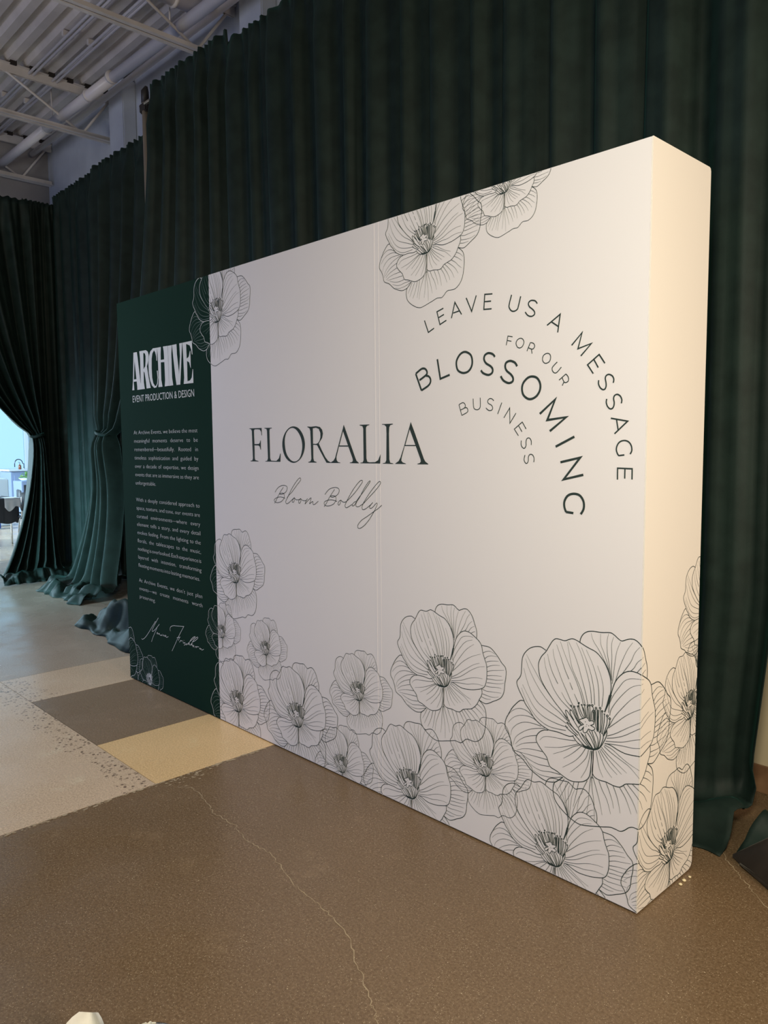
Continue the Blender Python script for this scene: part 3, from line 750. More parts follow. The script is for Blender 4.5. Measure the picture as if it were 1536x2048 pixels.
TEXT = """
arc_leave s 13472,10057 13574,9818 13725,9882
arc_leave s 13966,10228 13800,10182 13877,9933 14042,9993
arc_leave s 13839,10065 13981,10110
arc_leave s 14169,10015 14255,10298 14419,10055
arc_leave s 14215,10106 14369,10128
arc_leave s 14531,10341 14662,10079 14771,10352
arc_leave s 15143,10326 14968,10342 14948,10078 15126,10066
arc_leave s 14959,10215 15114,10202
arc_leave S 15567,10249 15518,10095 15518,10034 15563,9976 15628,9959 15693,9985 15720,10050 15762,10196
arc_leave S 16108,10024 16072,10071 16010,10093 15957,10087 15926,10048 15948,9994 16011,9944 16053,9896 16054,9853 16012,9828 15960,9831 15907,9858 15860,9915
arc_leave s 16312,9637 16569,9789 16524,9496
arc_leave s 16402,9682 16532,9595
arc_leave s 16797,9257 16990,9443 16917,9191 17166,9252 16972,9069
arc_leave s 17413,8916 17309,9064 17100,8916 17207,8768
arc_leave s 17215,8990 17296,8857
arc_leave S 17568,8597 17575,8654 17550,8705 17494,8735 17445,8722 17425,8678 17440,8605 17441,8547 17417,8506 17377,8505 17332,8542 17306,8599 17308,8657
arc_leave S 17714,8269 17721,8325 17694,8383 17643,8413 17596,8398 17578,8353 17590,8288 17583,8231 17555,8194 17512,8195 17471,8236 17450,8295 17456,8352
arc_leave s 17536,8043 17828,7988 17605,7795
arc_leave s 17636,8019 17667,7856
arc_leave S 17882,7473 17909,7533 17895,7611 17847,7668 17776,7687 17706,7669 17660,7619 17642,7547 17662,7482 17687,7449
arc_leave s 17684,7449 17784,7461
arc_leave s 17671,7070 17670,7251 17921,7245 17922,7077
arc_leave s 17798,7246 17797,7088
arc_bloss s 13384,8712 13229,9048
arc_bloss S 13229,9048 13373,9126 13455,9134 13509,9106 13536,9055 13508,9003 13330,8913
arc_bloss S 13508,8989 13576,8975 13624,8923 13624,8855 13561,8790 13384,8712
arc_bloss s 13808,9285 13886,8905 14126,8965
arc_bloss S 14508,9360 14390,9329 14303,9225 14295,9122 14340,9025 14464,8975 14587,8998 14664,9084 14678,9193 14635,9298 14508,9360
arc_bloss S 15206,9208 15153,9261 15061,9288 14979,9259 14956,9188 15003,9112 15108,9049 15155,8992 15143,8930 15074,8898 14993,8913 14922,8949 14887,8994
arc_bloss S 15697,9003 15647,9069 15548,9108 15459,9084 15437,9015 15471,8941 15560,8873 15609,8808 15601,8747 15528,8722 15451,8744 15383,8791 15338,8857
arc_bloss S 16009,8804 15914,8779 15828,8698 15805,8597 15839,8493 15936,8425 16032,8425 16126,8478 16184,8576 16179,8684 16113,8774 16009,8804
arc_bloss s 16182,8157 16491,8391 16335,8047 16710,8085 16389,7858
arc_bloss s 16509,7595 16873,7759
arc_bloss s 16607,7332 16988,7413 16675,7045 17052,7131
arc_bloss S 17013,6475 17067,6572 17061,6693 16989,6787 16877,6811 16765,6777 16699,6684 16695,6585 16731,6496
arc_bloss s 16727,6499 16873,6487
arc_for s 15457,9388 15493,9546 15595,9521
arc_for s 15479,9470 15569,9447
arc_for S 15762,9479 15697,9456 15670,9398 15699,9335 15753,9314 15806,9336 15838,9399 15816,9456 15762,9479
arc_for s 15903,9246 15975,9385
arc_for S 15975,9385 16038,9365 16064,9317 16039,9276 15997,9272 15936,9300
arc_for s 15997,9268 16011,9193
arc_for S 16314,9170 16247,9142 16226,9072 16259,9019 16310,9006 16370,9035 16390,9101 16369,9153 16314,9170
arc_for S 16522,9010 16433,8934 16425,8882 16462,8836 16516,8837 16604,8918
arc_for s 16562,8705 16694,8799
arc_for S 16694,8799 16739,8746 16743,8686 16705,8659 16661,8669 16621,8744
arc_for s 16655,8666 16626,8611
arc_bus s 14427,8189 14357,8392
arc_bus S 14357,8392 14446,8425 14498,8404 14513,8358 14482,8320 14391,8290
arc_bus S 14482,8320 14541,8330 14572,8293 14561,8244 14427,8189
arc_bus S 14701,8489 14713,8341 14742,8295 14800,8280 14853,8300 14873,8352 14868,8497
arc_bus S 15185,8427 15140,8464 15084,8467 15046,8433 15058,8389 15130,8350 15159,8305 15141,8262 15085,8255 15040,8275 15006,8306
arc_bus s 15275,8187 15366,8386
arc_bus s 15414,8113 15542,8285 15549,8014 15679,8187
arc_bus s 15898,7907 15817,8029 15646,7908 15736,7790
arc_bus s 15736,7970 15811,7859
arc_bus S 16010,7626 16009,7698 15971,7746 15920,7738 15900,7682 15900,7614 15870,7572 15828,7580 15796,7632 15799,7705
arc_bus S 16068,7330 16071,7402 16036,7456 15985,7461 15954,7419 15951,7350 15924,7307 15887,7316 15861,7375 15881,7452
floralia f 7340,8094 7881,8092 7891,7910 7869,7910 7857,8000 7799,8055 7705,8064 7582,8064 7545,8036 7554,7694 7745,7696 7787,7723 7816,7785 7835,7781 7834,7553 7813,7553 7783,7630 7730,7658 7553,7662 7553,7334 7579,7288 7715,7267 7715,7256 7362,7257 7362,7270 7441,7279 7470,7334 7448,8023 7417,8070 7340,8084
floralia f 8001,8091 8316,8088 8316,8075 8238,8066 8215,8024 8220,7339 8262,7282 8482,7278 8586,7342 8646,7459 8666,7459 8647,7258 8016,7259 8016,7270 8096,7280 8128,7338 8110,8018 8085,8064 8001,8078
floralia F 9194,8103 9035,8075 8884,7982 8780,7850 8737,7701 8757,7537 8840,7388 8961,7293 9120,7242 9254,7247 9412,7311 9534,7421 9608,7566 9624,7710 9581,7854 9490,7978 9362,8068 9194,8103
floralia H 9169,8067 9300,8018 9417,7914 9496,7783 9523,7638 9495,7493 9425,7362 9327,7296 9206,7270 9073,7301 8940,7404 8865,7537 8838,7701 8855,7849 8921,7966 9034,8045 9169,8067
floralia f 9728,8087 9866,8078 10048,8088 10194,8064 10271,7999 10295,7915 10266,7817 10140,7692 10238,7551 10367,7383 10464,7299 10551,7265 10638,7266 10637,7254 10408,7254 10322,7354 10170,7537 10072,7657 9935,7665 9934,7351 9960,7287 10051,7266 10050,7254 9740,7252 9740,7264 9822,7282 9858,7337 9836,7979 9807,8044 9727,8074
floralia h 9929,8041 10048,8053 10148,8023 10202,7930 10204,7832 10164,7748 10107,7699 10038,7683 9931,7686
floralia f 11020,8097 11056,8038 11394,7375 11433,7309 11509,7265 11509,7254 11212,7255 11212,7266 11290,7280 11315,7314 11302,7361 11169,7617 10851,7619 10759,7385 10768,7316 10810,7275 10890,7262 10890,7253 10452,7252 10453,7264 10573,7268 10660,7308 10716,7371 10839,7660 10993,8019
floralia h 10996,7955 10866,7643 11157,7642
floralia f 11546,8083 11857,8083 11857,8072 11782,8055 11749,8023 11748,7957 11753,7364 11781,7292 11849,7280 12023,7285 12120,7328 12197,7458 12179,7258 11557,7256 11557,7268 11633,7277 11663,7324 11660,7999 11635,8052 11546,8071
floralia f 12250,8081 12571,8081 12571,8068 12492,8051 12464,8008 12453,7880 12461,7344 12484,7280 12576,7266 12576,7254 12261,7257 12261,7267 12336,7278 12368,7330 12380,7882 12372,8022 12317,8064 12249,8070
floralia f 13085,8102 13192,7893 13445,7364 13487,7310 13562,7268 13562,7257 13267,7255 13268,7267 13334,7283 13360,7314 13352,7357 13222,7619 12911,7621 12821,7385 12811,7328 12846,7290 12940,7268 12940,7258 12636,7256 12636,7266 12730,7314 12785,7384 12894,7623
floralia h 13054,7955 12929,7642 13211,7640
script S 8398,6507 8479,6587 8578,6648 8708,6683 8819,6684 8889,6658 8895,6602 8846,6534 8749,6487 8668,6465 8596,6466 8613,6486 8686,6497 8749,6492 8772,6464 8778,6407 8728,6338 8630,6281 8500,6253 8402,6261 8355,6302 8389,6342 8488,6380 8618,6400 8730,6391 8809,6371
script S 8746,6642 8622,6525 8522,6415 8445,6316 8369,6230
script S 8889,6393 8985,6473 9081,6533 9286,6709 9418,6815 9442,6862 9413,6884 9351,6859 9211,6744 9051,6579 8921,6413 8839,6315 8834,6272 8868,6245 8948,6268 9091,6355 9178,6406
script S 9178,6406 9106,6346 9089,6308 9120,6291 9159,6311 9184,6369 9178,6406 9230,6366 9291,6360 9368,6372 9437,6399
script S 9437,6399 9360,6349 9343,6301 9373,6280 9411,6305 9435,6352 9432,6389 9488,6359 9563,6351 9638,6362 9691,6410
script S 9691,6410 9638,6353 9591,6277 9682,6345 9802,6424 9824,6416 9800,6360 9762,6290 9829,6325 9873,6345 9895,6337 9886,6291 9922,6277 9988,6301 10091,6367
script S 10335,6528 10407,6596 10502,6660 10627,6694 10735,6703 10818,6681 10840,6632 10800,6562 10700,6503 10607,6480 10538,6486 10554,6507 10639,6514 10700,6503 10727,6460 10705,6390 10635,6327 10525,6286 10400,6270 10321,6291 10299,6330 10339,6372 10434,6402 10559,6418 10667,6408 10759,6392
script S 10680,6661 10562,6542 10466,6438 10386,6334 10300,6249
script S 10896,6428 10835,6401 10796,6354 10796,6325 10826,6311 10857,6338 10880,6378 10889,6426 10941,6396 11015,6385 11075,6402
script S 11075,6402 11225,6502 11416,6654 11562,6793 11620,6861 11592,6891 11520,6859 11375,6739 11226,6579 11106,6428 11037,6327 11036,6288 11080,6266 11147,6289 11266,6349
script S 11420,6414 11353,6343 11295,6316 11273,6339 11340,6401 11413,6428 11515,6524 11659,6654 11802,6801 11865,6869 11851,6882 11788,6838 11660,6701 11529,6525 11427,6414 11394,6345 11411,6313 11468,6309 11540,6334 11655,6397
script S 11655,6397 11797,6508 11979,6647 12117,6764 12186,6841 12173,6877 12118,6862 11981,6750 11827,6604 11684,6446 11605,6337 11597,6279 11632,6253 11710,6276 11837,6349 11942,6425
script S 11942,6425 11865,6360 11836,6321 11864,6294 11934,6321 12058,6417 12072,6380 12016,6283 11946,6195 11819,6045 11662,5910 11518,5837 11454,5852 11462,5915 11578,6020 11764,6117 11960,6224 12111,6307 12221,6383
archive f 1060,10562 1290,10560 1321,10430 1491,9484 1517,9407 1238,9407 1239,9499 1116,10289 1112,10405 1064,10525
archive f 1060,10562 1125,10491 1101,10262 1034,9744 1011,9658 1033,9412 894,9414 956,9661 1010,10095
archive f 1017,9738 1252,9741 1259,9668 1006,9670
archive f 1455,10569 1698,10565 1714,10495 1711,10325 1698,9957 1688,9615 1735,9408 1422,9408 1486,9628 1488,10344
archive f 1683,10566 1882,10562 2001,10512 2054,10409 2026,10242 1923,10081 1697,9935 1669,9980 1816,10090 1842,10229 1855,10398 1814,10472 1708,10499
archive f 1697,9942 1923,10081 2004,9736 2117,9418 1852,9413 1826,9606 1756,9896
archive f 2586,10568 2336,10574 2166,10497 2065,10352 2020,10158 2030,9876 2089,9646 2198,9484 2341,9401 2475,9412 2571,9517 2613,9695 2589,9898 2539,9901 2569,9698 2534,9534 2464,9461 2390,9459 2292,9549 2230,9721 2220,10002 2240,10280 2296,10429 2405,10509 2474,10441 2525,10325 2533,10193 2568,10190
archive f 2586,10568 2833,10566 2805,10370 2797,9958 2796,9614 2855,9410 2602,9411 2637,9624 2627,10109 2617,10386
archive f 2778,10193 3051,10194 3051,10113 2774,10125
archive f 2954,10568 3231,10561 3244,10330 3250,9788 3254,9414 2992,9409 3025,9599 3015,10078 2995,10421
archive f 3245,10560 3482,10557 3444,10312 3444,9639 3496,9413 3262,9409 3261,9651 3257,10194
archive f 3496,10558 3756,10561 3766,10284 3844,9798 3873,9410 3689,9408 3642,9625 3553,10169 3516,10440
archive f 3918,10563 4079,10563 4033,10260 3939,9605 3906,9408 3819,9409 3863,9770 3936,10202
archive f 4092,10563 4614,10567 4631,10193 4600,10194 4562,10342 4491,10452 4300,10510 4309,10104 4422,10147 4496,10303 4521,10294 4520,9833 4502,9834 4438,9989 4324,10038 4316,9475 4461,9491 4556,9563 4613,9787 4638,9785 4637,9408 4101,9412 4139,9592 4113,10253
signature S 917,1501 963,1473 1060,1510 1207,1597 1429,1780 1650,1982 1915,2222
signature S 2102,2355 1887,2142 1729,1974 1661,1886 1686,1857 1803,1910 1968,2020 2155,2164
signature S 1990,2018 1843,1841 1695,1662 1593,1506
signature S 1974,1853 1991,1875 2024,1878 2018,1844 1983,1833 1974,1853
signature S 2043,1832 2079,1866 2092,1835 2135,1870 2156,1863 2165,1837 2198,1827
signature S 2198,1827 2253,1826 2288,1859 2297,1836 2330,1840
signature s 2322,1883 2337,1880
signature S 2420,1882 2386,1860 2391,1840 2444,1853
signature S 2528,1885 2480,1866 2471,1841 2515,1845 2560,1880 2558,1842 2611,1831 2710,1875
signature S 2849,2070 2827,2129 2883,2207 3048,2268 3271,2296 3683,2347
signature s 3683,2357 3479,2141 3297,1937 3111,1705 2909,1462
signature s 3235,1929 3445,1986
signature S 3422,1996 3369,1926 3316,1854
signature S 3387,1818 3451,1879 3464,1897 3511,1884 3572,1901
signature S 3607,1883 3616,1836 3665,1857
signature s 3653,1930 3664,1925
signature S 3726,1880 3677,1853 3723,1837 3722,1812 3660,1780
signature S 3824,1862 3775,1840 3774,1816 3834,1833
signature S 3834,1833 4012,1957 4204,2075 4322,2142 4277,2148 4135,2075 4013,1969 3912,1841
signature S 3912,1841 3973,1889 3987,1855 4029,1851
signature S 4029,1851 4151,1958 4340,2052 4470,2141 4437,2165 4320,2096 4200,2015 4077,1878
signature S 4077,1878 4160,1918 4100,1870 4180,1865
signature S 4204,1878 4238,1866 4202,1835 4167,1841 4204,1878
signature S 4281,1826 4330,1873 4363,1865 4421,1886
signature S 4350,1825 4403,1882 4443,1876 4512,1896
signature S 4532,1838 4574,1869 4581,1833 4641,1861 4670,1826 4779,1873
"""
FL = []
for ln in FLOWER.strip().splitlines():
    tk = ln.split(); FL.append((tk[0], [tuple(float(q) / 2000 for q in t_.split(',')) for t_ in tk[1:]]))
PLACES = {'K': (3.4698, 0.5076, 1.2086), 'f1': (1.3177, 0.8023, 0.8651), 'f2': (1.165, 0.4761, 0.591), 'f3': (1.5799, 0.4606, 0.5854), 'f4': (1.3112, 0.0932, 0.9452), 'f5': (1.8434, 0.1501, 0.9718), 'f6': (2.2941, 0.3927, 0.6891), 'f7': (2.1714, 0.0221, 0.6773), 'f8': (2.6187, 0.0486, 0.9969), 'f9': (3.0109, 0.27, 0.6921), 'f10': (3.3257, 0.0397, 0.9631), 'S1': (3.8627, 0.0986, 0.9339), 'S2': (3.9935, 0.5684, 0.8155), 'S3': (4.1208, 0.9004, 0.8032), 'f12': (2.7138, 2.2662, 0.88), 'f13': (3.085, 2.4035, 0.6367), 'f14': (1.2059, 2.1845, 0.9897), 'f15': (0.2868, 0.0169, 0.5729), 'f16': (-0.0559, 0.0734, 0.8276), 'F': (2.799, 0.5707, 1.0)}
WHICH = dict(K='largest', F='')
def clear_of(P):
    us = [p[0] for p in P]; vs = [p[1] for p in P]
    return max(us) < 0 or min(us) > W + D or max(vs) < 0 or min(vs) > H
for idx, (key, (cx, cz, sc)) in enumerate(PLACES.items()):
    pt = Print(); wo = .0026 * sc ** .7; wv = .0019 * sc ** .8; wc = .0025 * sc ** .8
    lift = .0006 + .00003 * (idx % 8)
    for li, (k, P) in enumerate(FL):
        lift = .0006 + .00003 * (idx % 8) + 8e-6 * (li % 24)
        Q = [(cx + x * sc, cz + y * sc) for x, y in P]
        if clear_of(Q): continue
        if k == 'f':
            mu = sum(q[0] for q in Q) / len(Q); mv = sum(q[1] for q in Q) / len(Q)
            if 0 < mu < W + D and .01 < mv < H - .01:
                mi = 1 if mu < UG else (0 if mu < W else 2)
                x0, x1 = [(a, b_) for a, b_, m_ in REG if m_ == mi][0]
                Q = [(min(max(u, x0), x1), min(max(v_, .01), H - .001)) for u, v_ in Q]
                if max(q[0] for q in Q) - min(q[0] for q in Q) > 1e-4: tess_fill(pt, Q, [], mi * 2, lift)
        elif k == 'o': pt.line(crom(Q, 4), wo, 0, lift)
        elif k == 's': pt.line(crom(Q, 2), wc, 0, lift)
        else:
            Q = crom(Q, 4); n = len(Q)
            pt.line(Q, [wv * (1.15 - .75 * i / n) for i in range(n)], 1 if True else 0, lift)
    pt.obj('printed_poppy', dw)

# lettering
groups = {}
for ln in TEXT.strip().splitlines():
    tk = ln.split(); groups.setdefault(tk[0], []).append((tk[1], [tuple(float(q) / 5000 for q in t_.split(',')) for t_ in tk[2:]]))
WD = dict(arc_leave=.0048, arc_bloss=.0082, arc_for=.0032, arc_bus=.0032, script=.0027, signature=.0028)
NM = dict(arc_leave='curved_lettering', arc_bloss='curved_lettering', arc_for='curved_lettering', arc_bus='curved_lettering', script='script_lettering', signature='signature_lettering', floralia='title_lettering', archive='name_lettering')
for gname, items in groups.items():
    pt = Print(); i = 0
    while i < len(items):
        k, P = items[i]
        if k in 'sS':
            pt.line(crom(P, 5) if k == 'S' else P, WD[gname], 0, .0008 + 1.2e-5 * (i % 24))
        elif k in 'fF':
            outer = crom(P, 4) if k == 'F' else P; holes = []
            if k == 'F': outer = outer[:-1]
            while i + 1 < len(items) and items[i + 1][0] in 'hH':
                i += 1; h_ = items[i][1]
                holes.append(crom(h_, 4)[:-1] if items[i][0] == 'H' else h_)
            tess_fill(pt, outer, holes, 2 if gname == 'archive' else 0, .0008 + 2e-5 * i)
        i += 1
    pt.obj(NM[gname], dw)

def text_mesh(body, size, offset=0.0):
    cu = bpy.data.curves.new('t', 'FONT'); cu.body = body; cu.size = size; cu.offset = offset; cu.resolution_u = 2
    o = bpy.data.objects.new('t', cu); C.objects.link(o)
    dg = bpy.context.evaluated_depsgraph_get(); me = bpy.data.meshes.new_from_object(o.evaluated_get(dg))
    v = [tuple(q.co) for q in me.vertices]; f = [tuple(p_.vertices) for p_ in me.polygons]
    bpy.data.objects.remove(o); bpy.data.curves.remove(cu); bpy.data.meshes.remove(me)
    return v, f
def put(V_, F_, v, f, u0, v0, sx, sy):
    n = len(V_); V_ += [(u0 + a[0] * sx, -.0008, v0 + a[1] * sy) for a in v]; F_ += [tuple(i + n for i in q) for q in f]
# EVENT PRODUCTION & DESIGN
v, f = text_mesh('EVENT PRODUCTION & DESIGN', 1.0, -.004)
x0 = min(q[0] for q in v); x1 = max(q[0] for q in v); y1 = max(q[1] for q in v)
V_, F_ = [], []; put(V_, F_, [(a - x0, b_, c) for a, b_, c in v], f, .180, 1.807, .751 / (x1 - x0), .041 / y1)
mesh_obj('subtitle_lettering', V_, F_, M['ink_pale'], dw)
LINES = [('At Archive Events, we believe the most', 0, 1), ('meaningful moments deserve to be', 1, 1), ('remembered\u2014beautifully. Rooted in', 2, 1),
         ('timeless sophistication and guided by', 3, 1), ('over a decade of expertise, we design', 4, 1), ('events that are as immersive as they are', 5, 1), ('unforgettable.', 6, 0),
         ('With a deeply considered approach to', 8.03, 1), ('space, texture, and tone, our events are', 9.02, 1), ('curated environments\u2014where every', 10.02, 1), ('element tells a story, and every detail', 11.0, 1),
         ('evokes feeling. From the lighting to the', 12.0, 1), ('florals, the tablescapes to the music,', 13.0, 1), ('nothing is overlooked. Each experience is', 14.0, 1), ('layered with intention, transforming', 15.0, 1), ('fleeting moments into lasting memories.', 16.0, 0),
         ('At Archive Events, we don\u2019t just plan', 17.85, 1), ('events\u2014we create moments worth', 18.85, 1), ('preserving.', 19.85, 0)]
cache = {}
def word(wd):
    if wd not in cache:
        v, f = text_mesh(wd, .0345, -.00055); cache[wd] = (v, f, max(q[0] for q in v) if v else 0)
    return cache[wd]
XL, XRT = .176, .955
natural = max(sum(word(q)[2] for q in t_.split()) + .0058 * (len(t_.split()) - 1) for t_, _, j in LINES)
SX = (XRT - XL) / natural
para = {}
for t_, n_, just in LINES:
    ws = t_.split(); tot = sum(word(q)[2] for q in ws) * SX
    gap = (XRT - XL - tot) / (len(ws) - 1) if just and len(ws) > 1 else .0085
    x = XL; z = 1.6074 - .0526 * n_
    key = 0 if n_ < 7 else (1 if n_ < 17 else 2)
    V_, F_ = para.setdefault(key, ([], []))
    for q in ws:
        v, f, wd = word(q); put(V_, F_, v, f, x, z, SX, 1.0); x += wd * SX + gap
for key in para: mesh_obj('paragraph_lettering', para[key][0], para[key][1], M['ink_pale'], dw)

# ================================================================ KITCHEN BEYOND THE OPENING
struct('wall_kitchen', B().box(-18.1, -18, -9, 8, 0, 5.6).obj('wall_kitchen', M['kitchen_wall']))
struct('window_1', B().box(-17.99, -17.95, -2.5, 5.46, 0.95, 4.6, .01).obj('window_1', M['window_glow']))
struct('trim_1', B().box(-17.99, -17.90, 5.47, 5.58, 0.0, 4.8, .01).obj('trim_1', M['counter']))
struct('wall_kitchen_side', B().box(-18, -6.41, 6.0, 6.1, 0, 5.6).obj('wall_kitchen_side', M['kitchen_wall']))
t = thing('kitchen_island', 'blue-grey kitchen island with white worktop beyond the opening', 'island', (0, 0, 0))
ang = math.radians(0)
B().box(-14.6, -13.9, 3.78, 4.28, 0.08, .99, .01).obj('cabinet_body', M['cabinet'], t)
B().box(-13.9, -13.88, 3.84, 4.22, 0.16, .90, .005).obj('side_door', M['cabinet'], t)
B().box(-14.7, -13.85, 3.72, 4.9, 0.99, 1.03, .008).obj('worktop', M['counter'], t)
t = thing('faucet', 'tall curved faucet standing on the kitchen island', 'faucet')
pts = [(-14.05, 4.12, 1.03), (-14.05, 4.12, 1.16)] + [(-14.12 + .0 * k, 4.03 + .09 * math.cos(k * PI / 8), 1.16 + .10 * math.sin(k * PI / 8)) for k in range(0, 9)] + [(-14.12, 3.94, 1.08)]
B().tube(pts, .011, 8).obj('spout', M['steel_dark'], t, True)
B().tube([(-14.05, 4.12, 1.03), (-14.05, 4.12, 1.05)], .025, 10).obj('faucet_base', M['chrome'], t, True)
t = thing('soap_bottle', 'small amber pump bottle next to the faucet', 'bottle', (-13.9, 3.98, 1.03))
B().lathe([(0, 0), (.028, 0), (.032, .01), (.032, .085), (.012, .11), (.012, .12)], (0, 0, 0), 14).obj('bottle_body', M['amber'], t, True)
B().tube([(0, 0, .12), (0, 0, .16), (-.0, -.03, .16)], .006, 6).obj('pump', M['black_seat'], t, True)
rnd = random.Random(4)
t = thing('salad_bowl', 'heap of fresh green leaves on the ledge right of the island', 'plant', (-12.95, 3.80, .80))
b = B()
for k in range(60):
    a = rnd.uniform(0, 6.28); rr = rnd.uniform(0, .15); zc = .05 + .13 * (1 - (rr / .15) ** 2) * rnd.random() + .02
    u_ = Vector((rnd.uniform(-1, 1), rnd.uniform(-1, 1), rnd.uniform(-.3, .8))).normalized() * .05; w_ = u_.cross(Vector((0, 0, 1))).normalized() * .025
    c_ = Vector((rr * math.cos(a), rr * math.sin(a), zc)); b.add([c_ - u_, c_ + w_ + Vector((0, 0, .01)), c_ + u_, c_ - w_ + Vector((0, 0, .01))], [(0, 1, 2, 3)])
o = b.obj('leaves', M['leaf'], t); o['kind'] = 'stuff'
B().lathe([(0, 0), (.10, 0), (.17, .06), (.16, .06), (.09, .01), (0, .01)], (0, 0, 0), 20).obj('bowl', M['bin_white'], t, True)
t = thing('side_cabinet', 'pale counter with a dark oven front right of the island', 'cabinet')
B().box(-13.3, -12.75, 3.62, 4.5, 0.05, .80, .008).obj('cabinet_body', M['cabinet'], t)
B().box(-12.75, -12.74, 3.66, 3.98, .42, .72, .004).obj('oven_front', M['black_box'], t)
t = thing('storage_bin', 'white plastic bin left of the island', 'bin')
B().box(-11.6, -11.2, 2.55, 2.86, .50, .93, .02).obj('bin_body', M['bin_white'], t)
B().box(-11.62, -11.18, 2.53, 2.88, .0, .49, .02).obj('bin_base', M['bin_white'], t)
t = thing('recycling_tub', 'blue tub partly cut by the left edge of the photo', 'tub')
B().box(-10.9, -10.6, 2.28, 2.50, .0, .74, .02).obj('tub_body', M['bin_blue'], t)
# table with dark cloth
t = thing('dining_table', 'table under a dark grey cloth in front of the kitchen', 'table')
B().box(-8.9, -8.1, .9, 1.98, .70, .73, .01).obj('table_top', M['table_cloth'], t)
b = B(); n = 40; pr = []
for k in range(n + 1):
    s = k / n; pr.append((-8.08, .9 + 1.10 * s))
for k in range(1, 31): pr.append((-8.08 - .84 * k / 30, 2.0))
v = []; f = []
for i, (x, y) in enumerate(pr):
    w_ = .018 * math.sin(i * 1.1)
    v += [(x, y, .735), (x + (w_ if y < 2 else 0), y + (w_ if y >= 2 else 0), .34 + .012 * math.sin(i * .7))]
for i in range(len(pr) - 1): f.append((2 * i, 2 * i + 1, 2 * i + 3, 2 * i + 2))
mesh_obj('cloth_drop', v, f, M['table_cloth'], t, True)
for x, y in ((-8.15, 1.9), (-8.85, 1.9), (-8.15, 1.0), (-8.85, 1.0)): B().tube([(x, y, 0), (x, y, .70)], .014, 8).obj('leg', M['chrome'], t, True)
# white cloth draped over the table corner
v = []; f = []; n = 24; m_ = 8
for i in range(n + 1):
    s = i / n; y = 1.78 + .36 * s
    for j in range(m_ + 1):
        q = j / m_; drop = (.20 + .06 * math.sin(s * 9.5)) * (1 - abs(s - .5) * .5)
        if q < .35: P = (-8.22 + .18 * q / .35, min(y, 1.99), .745)
        else: P = (-8.045 + .02 * math.sin(i * .9) * (q - .35), y, .745 - drop * (q - .35) / .65)
        v.append(P)
for i in range(n):
    for j in range(m_): f.append((i * (m_ + 1) + j, i * (m_ + 1) + j + 1, (i + 1) * (m_ + 1) + j + 1, (i + 1) * (m_ + 1) + j))
tag(mesh_obj('napkin_cloth', v, f, M['white_cloth'], None, True), 'white cloth draped over the corner of the dark table', 'cloth')
def chair(x, y, rot, label):
    t = thing('stacking_chair', label, 'chair', (x, y, 0), 'chrome-legged chairs at the dark table'); t.rotation_euler = (0, 0, rot)
    B().box(-.20, .20, -.20, .20, .43, .455, .012).obj('seat', M['black_seat'], t, True)
    B().box(-.19, .19, .19, .215, .55, .84, .012).obj('backrest', M['black_seat'], t, True)
    for sx in (-1, 1):
        B().tube([(sx * .19, -.22, 0), (sx * .17, -.10, .40), (sx * .17, .0, .43)], .011, 8).obj('leg', M['chrome'], t, True)
        B().tube([(sx * .19, .24, 0), (sx * .17, .12, .43), (sx * .17, .20, .60), (sx * .17, .205, .80)], .011, 8).obj('leg', M['chrome'], t, True)
chair(-7.85, 2.12, math.radians(-100), 'black chair with chrome legs at the near end of the dark table')
chair(-8.55, 2.38, math.radians(170), 'black chair with chrome legs behind the dark table')

# ================================================================ FOREGROUND BITS
def petal(c, L, Wd, yaw, pitch, cup, name, parent, seed):
    rnd = random.Random(seed); v = []; f = []; n, m_ = 10, 10
    cy, sy = math.cos(yaw), math.sin(yaw)
    for i in range(n + 1):
        u = i / n
        for j in range(m_ + 1):
            s = j / m_ * 2 - 1; wd = Wd * math.sin(PI * min(1, u * .85 + .08)) ** .6 * .5
            x = s * wd; l = L * u; z = cup * (s * s) * wd * 1.2 + .006 * math.sin(5 * s + seed + 4 * u) * u + L * .25 * u * u
            yv = l * math.cos(pitch) - z * math.sin(pitch); zv = l * math.sin(pitch) + z * math.cos(pitch)
            v.append((c[0] + x * cy - yv * sy, c[1] + x * sy + yv * cy, c[2] + zv))
    for i in range(n):
        for j in range(m_): f.append((i * (m_ + 1) + j, i * (m_ + 1) + j + 1, (i + 1) * (m_ + 1) + j + 1, (i + 1) * (m_ + 1) + j))
    return mesh_obj(name, v, f, M['petal'], parent, True)
t = thing('white_rose', 'white rose on the floor, one broad petal rising at the bottom edge', 'flower')
fc = (2.988, -1.548, .002)
petal(fc, .115, .12, math.radians(43), math.radians(50), .55, 'petal', t, 1)
for k, (yw, pt_) in enumerate(((100, 35), (160, 30), (220, 32), (285, 35), (345, 30), (70, 62), (190, 62), (310, 62))):
    petal(fc, .085, .085, math.radians(yw), math.radians(pt_), .5, 'petal', t, 5 + k)
B().lathe([(0, 0), (.03, 0), (.035, .02), (.0, .03)], (fc[0], fc[1], 0), 12).obj('calyx', M['leaf'], t, True)
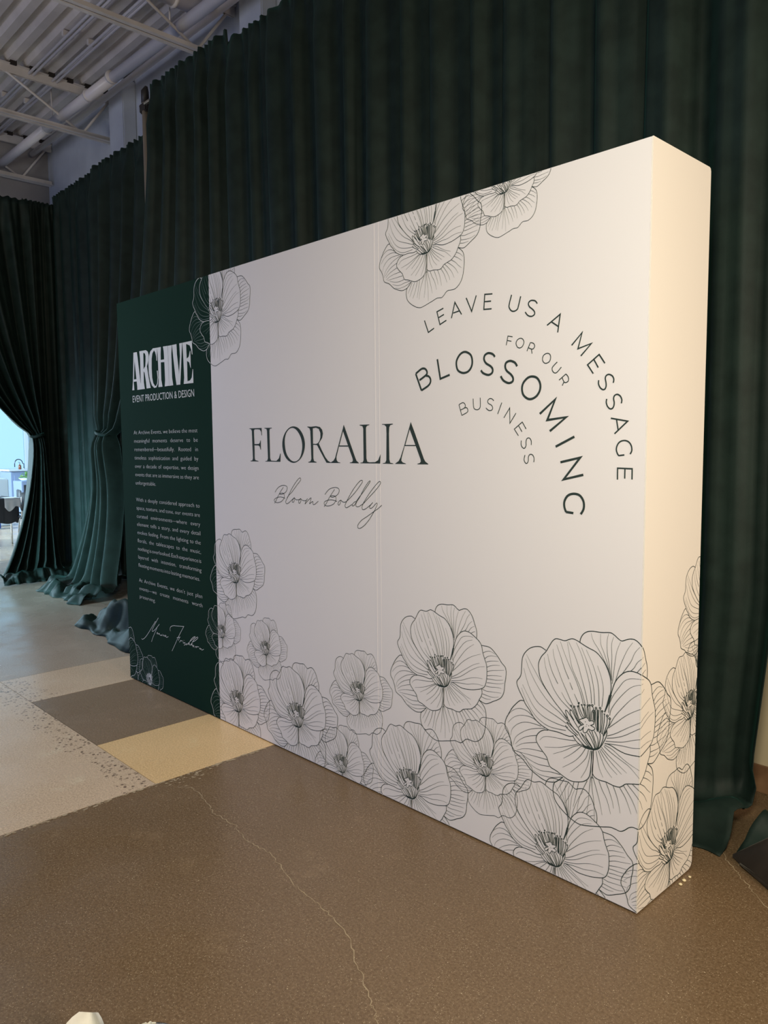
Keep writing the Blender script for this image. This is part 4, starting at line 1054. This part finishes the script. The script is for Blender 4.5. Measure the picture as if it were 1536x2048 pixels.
t = thing('silver_bowl', 'low silver bowl at the bottom edge beside the white rose', 'bowl', (3.10, -1.432, 0))
B().lathe([(0, 0), (.045, 0), (.06, .012), (.082, .052), (.085, .055), (.080, .055), (.055, .016), (0, .012)], (0, 0, 0), 32).obj('bowl_body', M['silver'], t, True)
t = thing('white_bud', 'small white bud lying in the silver bowl', 'flower', (3.10, -1.432, 0))
for k in range(5): petal((0, 0, .016), .088, .05, k * 1.26 + .5, math.radians(58), .6, 'petal', t, 30 + k)

# black canvas cover lying on the floor at the right edge
v = []; f = []; n, m_ = 16, 10
tip = Vector((3.705, .575)); 
for i in range(n + 1):
    u = i / n; c_ = tip + (Vector((4.3, .42)) - tip) * u; hw = .004 + .30 * u ** .9
    for j in range(m_ + 1):
        s = j / m_ * 2 - 1
        z = min(.15, .010 + .55 * u) * (1 - abs(s) ** 2.2) + .004 + .008 * math.sin(7 * u + 3 * s) * u * (1 - abs(s))
        v.append((c_.x + s * hw * -.25, c_.y + s * hw, z))
for i in range(n):
    for j in range(m_): f.append((i * (m_ + 1) + j, i * (m_ + 1) + j + 1, (i + 1) * (m_ + 1) + j + 1, (i + 1) * (m_ + 1) + j))
t = thing('canvas_cover', 'black canvas cover with a pointed end on the floor at the right edge', 'cover')
mesh_obj('cover_top', v, f, M['bag'], t, True)
b = B(); b.tube([(3.75, .53, .012), (3.85, .47, .012), (4.0, .38, .014), (4.2, .25, .012)], [.004, .008, .010, .010], 8); b.obj('seam_roll', M['bag'], t, True)

# crumbs at the corner of the display
for (x, y, sc_, lb) in [(W + .022, .335, .8, 'pale paper crumb by the display corner, nearest the drape'), (W + .018, .300, 1.1, 'middle one of three pale paper crumbs by the display corner'), (W + .020, .268, 1.0, 'pale paper crumb by the display corner, nearest the camera')]:
    b = B(); b.lathe([(0, 0), (.006 * sc_, .001), (.007 * sc_, .004), (.003, .007 * sc_), (0, .007 * sc_)], (x, y, 0), 7)
    tag(b.obj('paper_crumb', M['crumb'], None, True), lb, 'crumb', 'crumbs by the display corner')
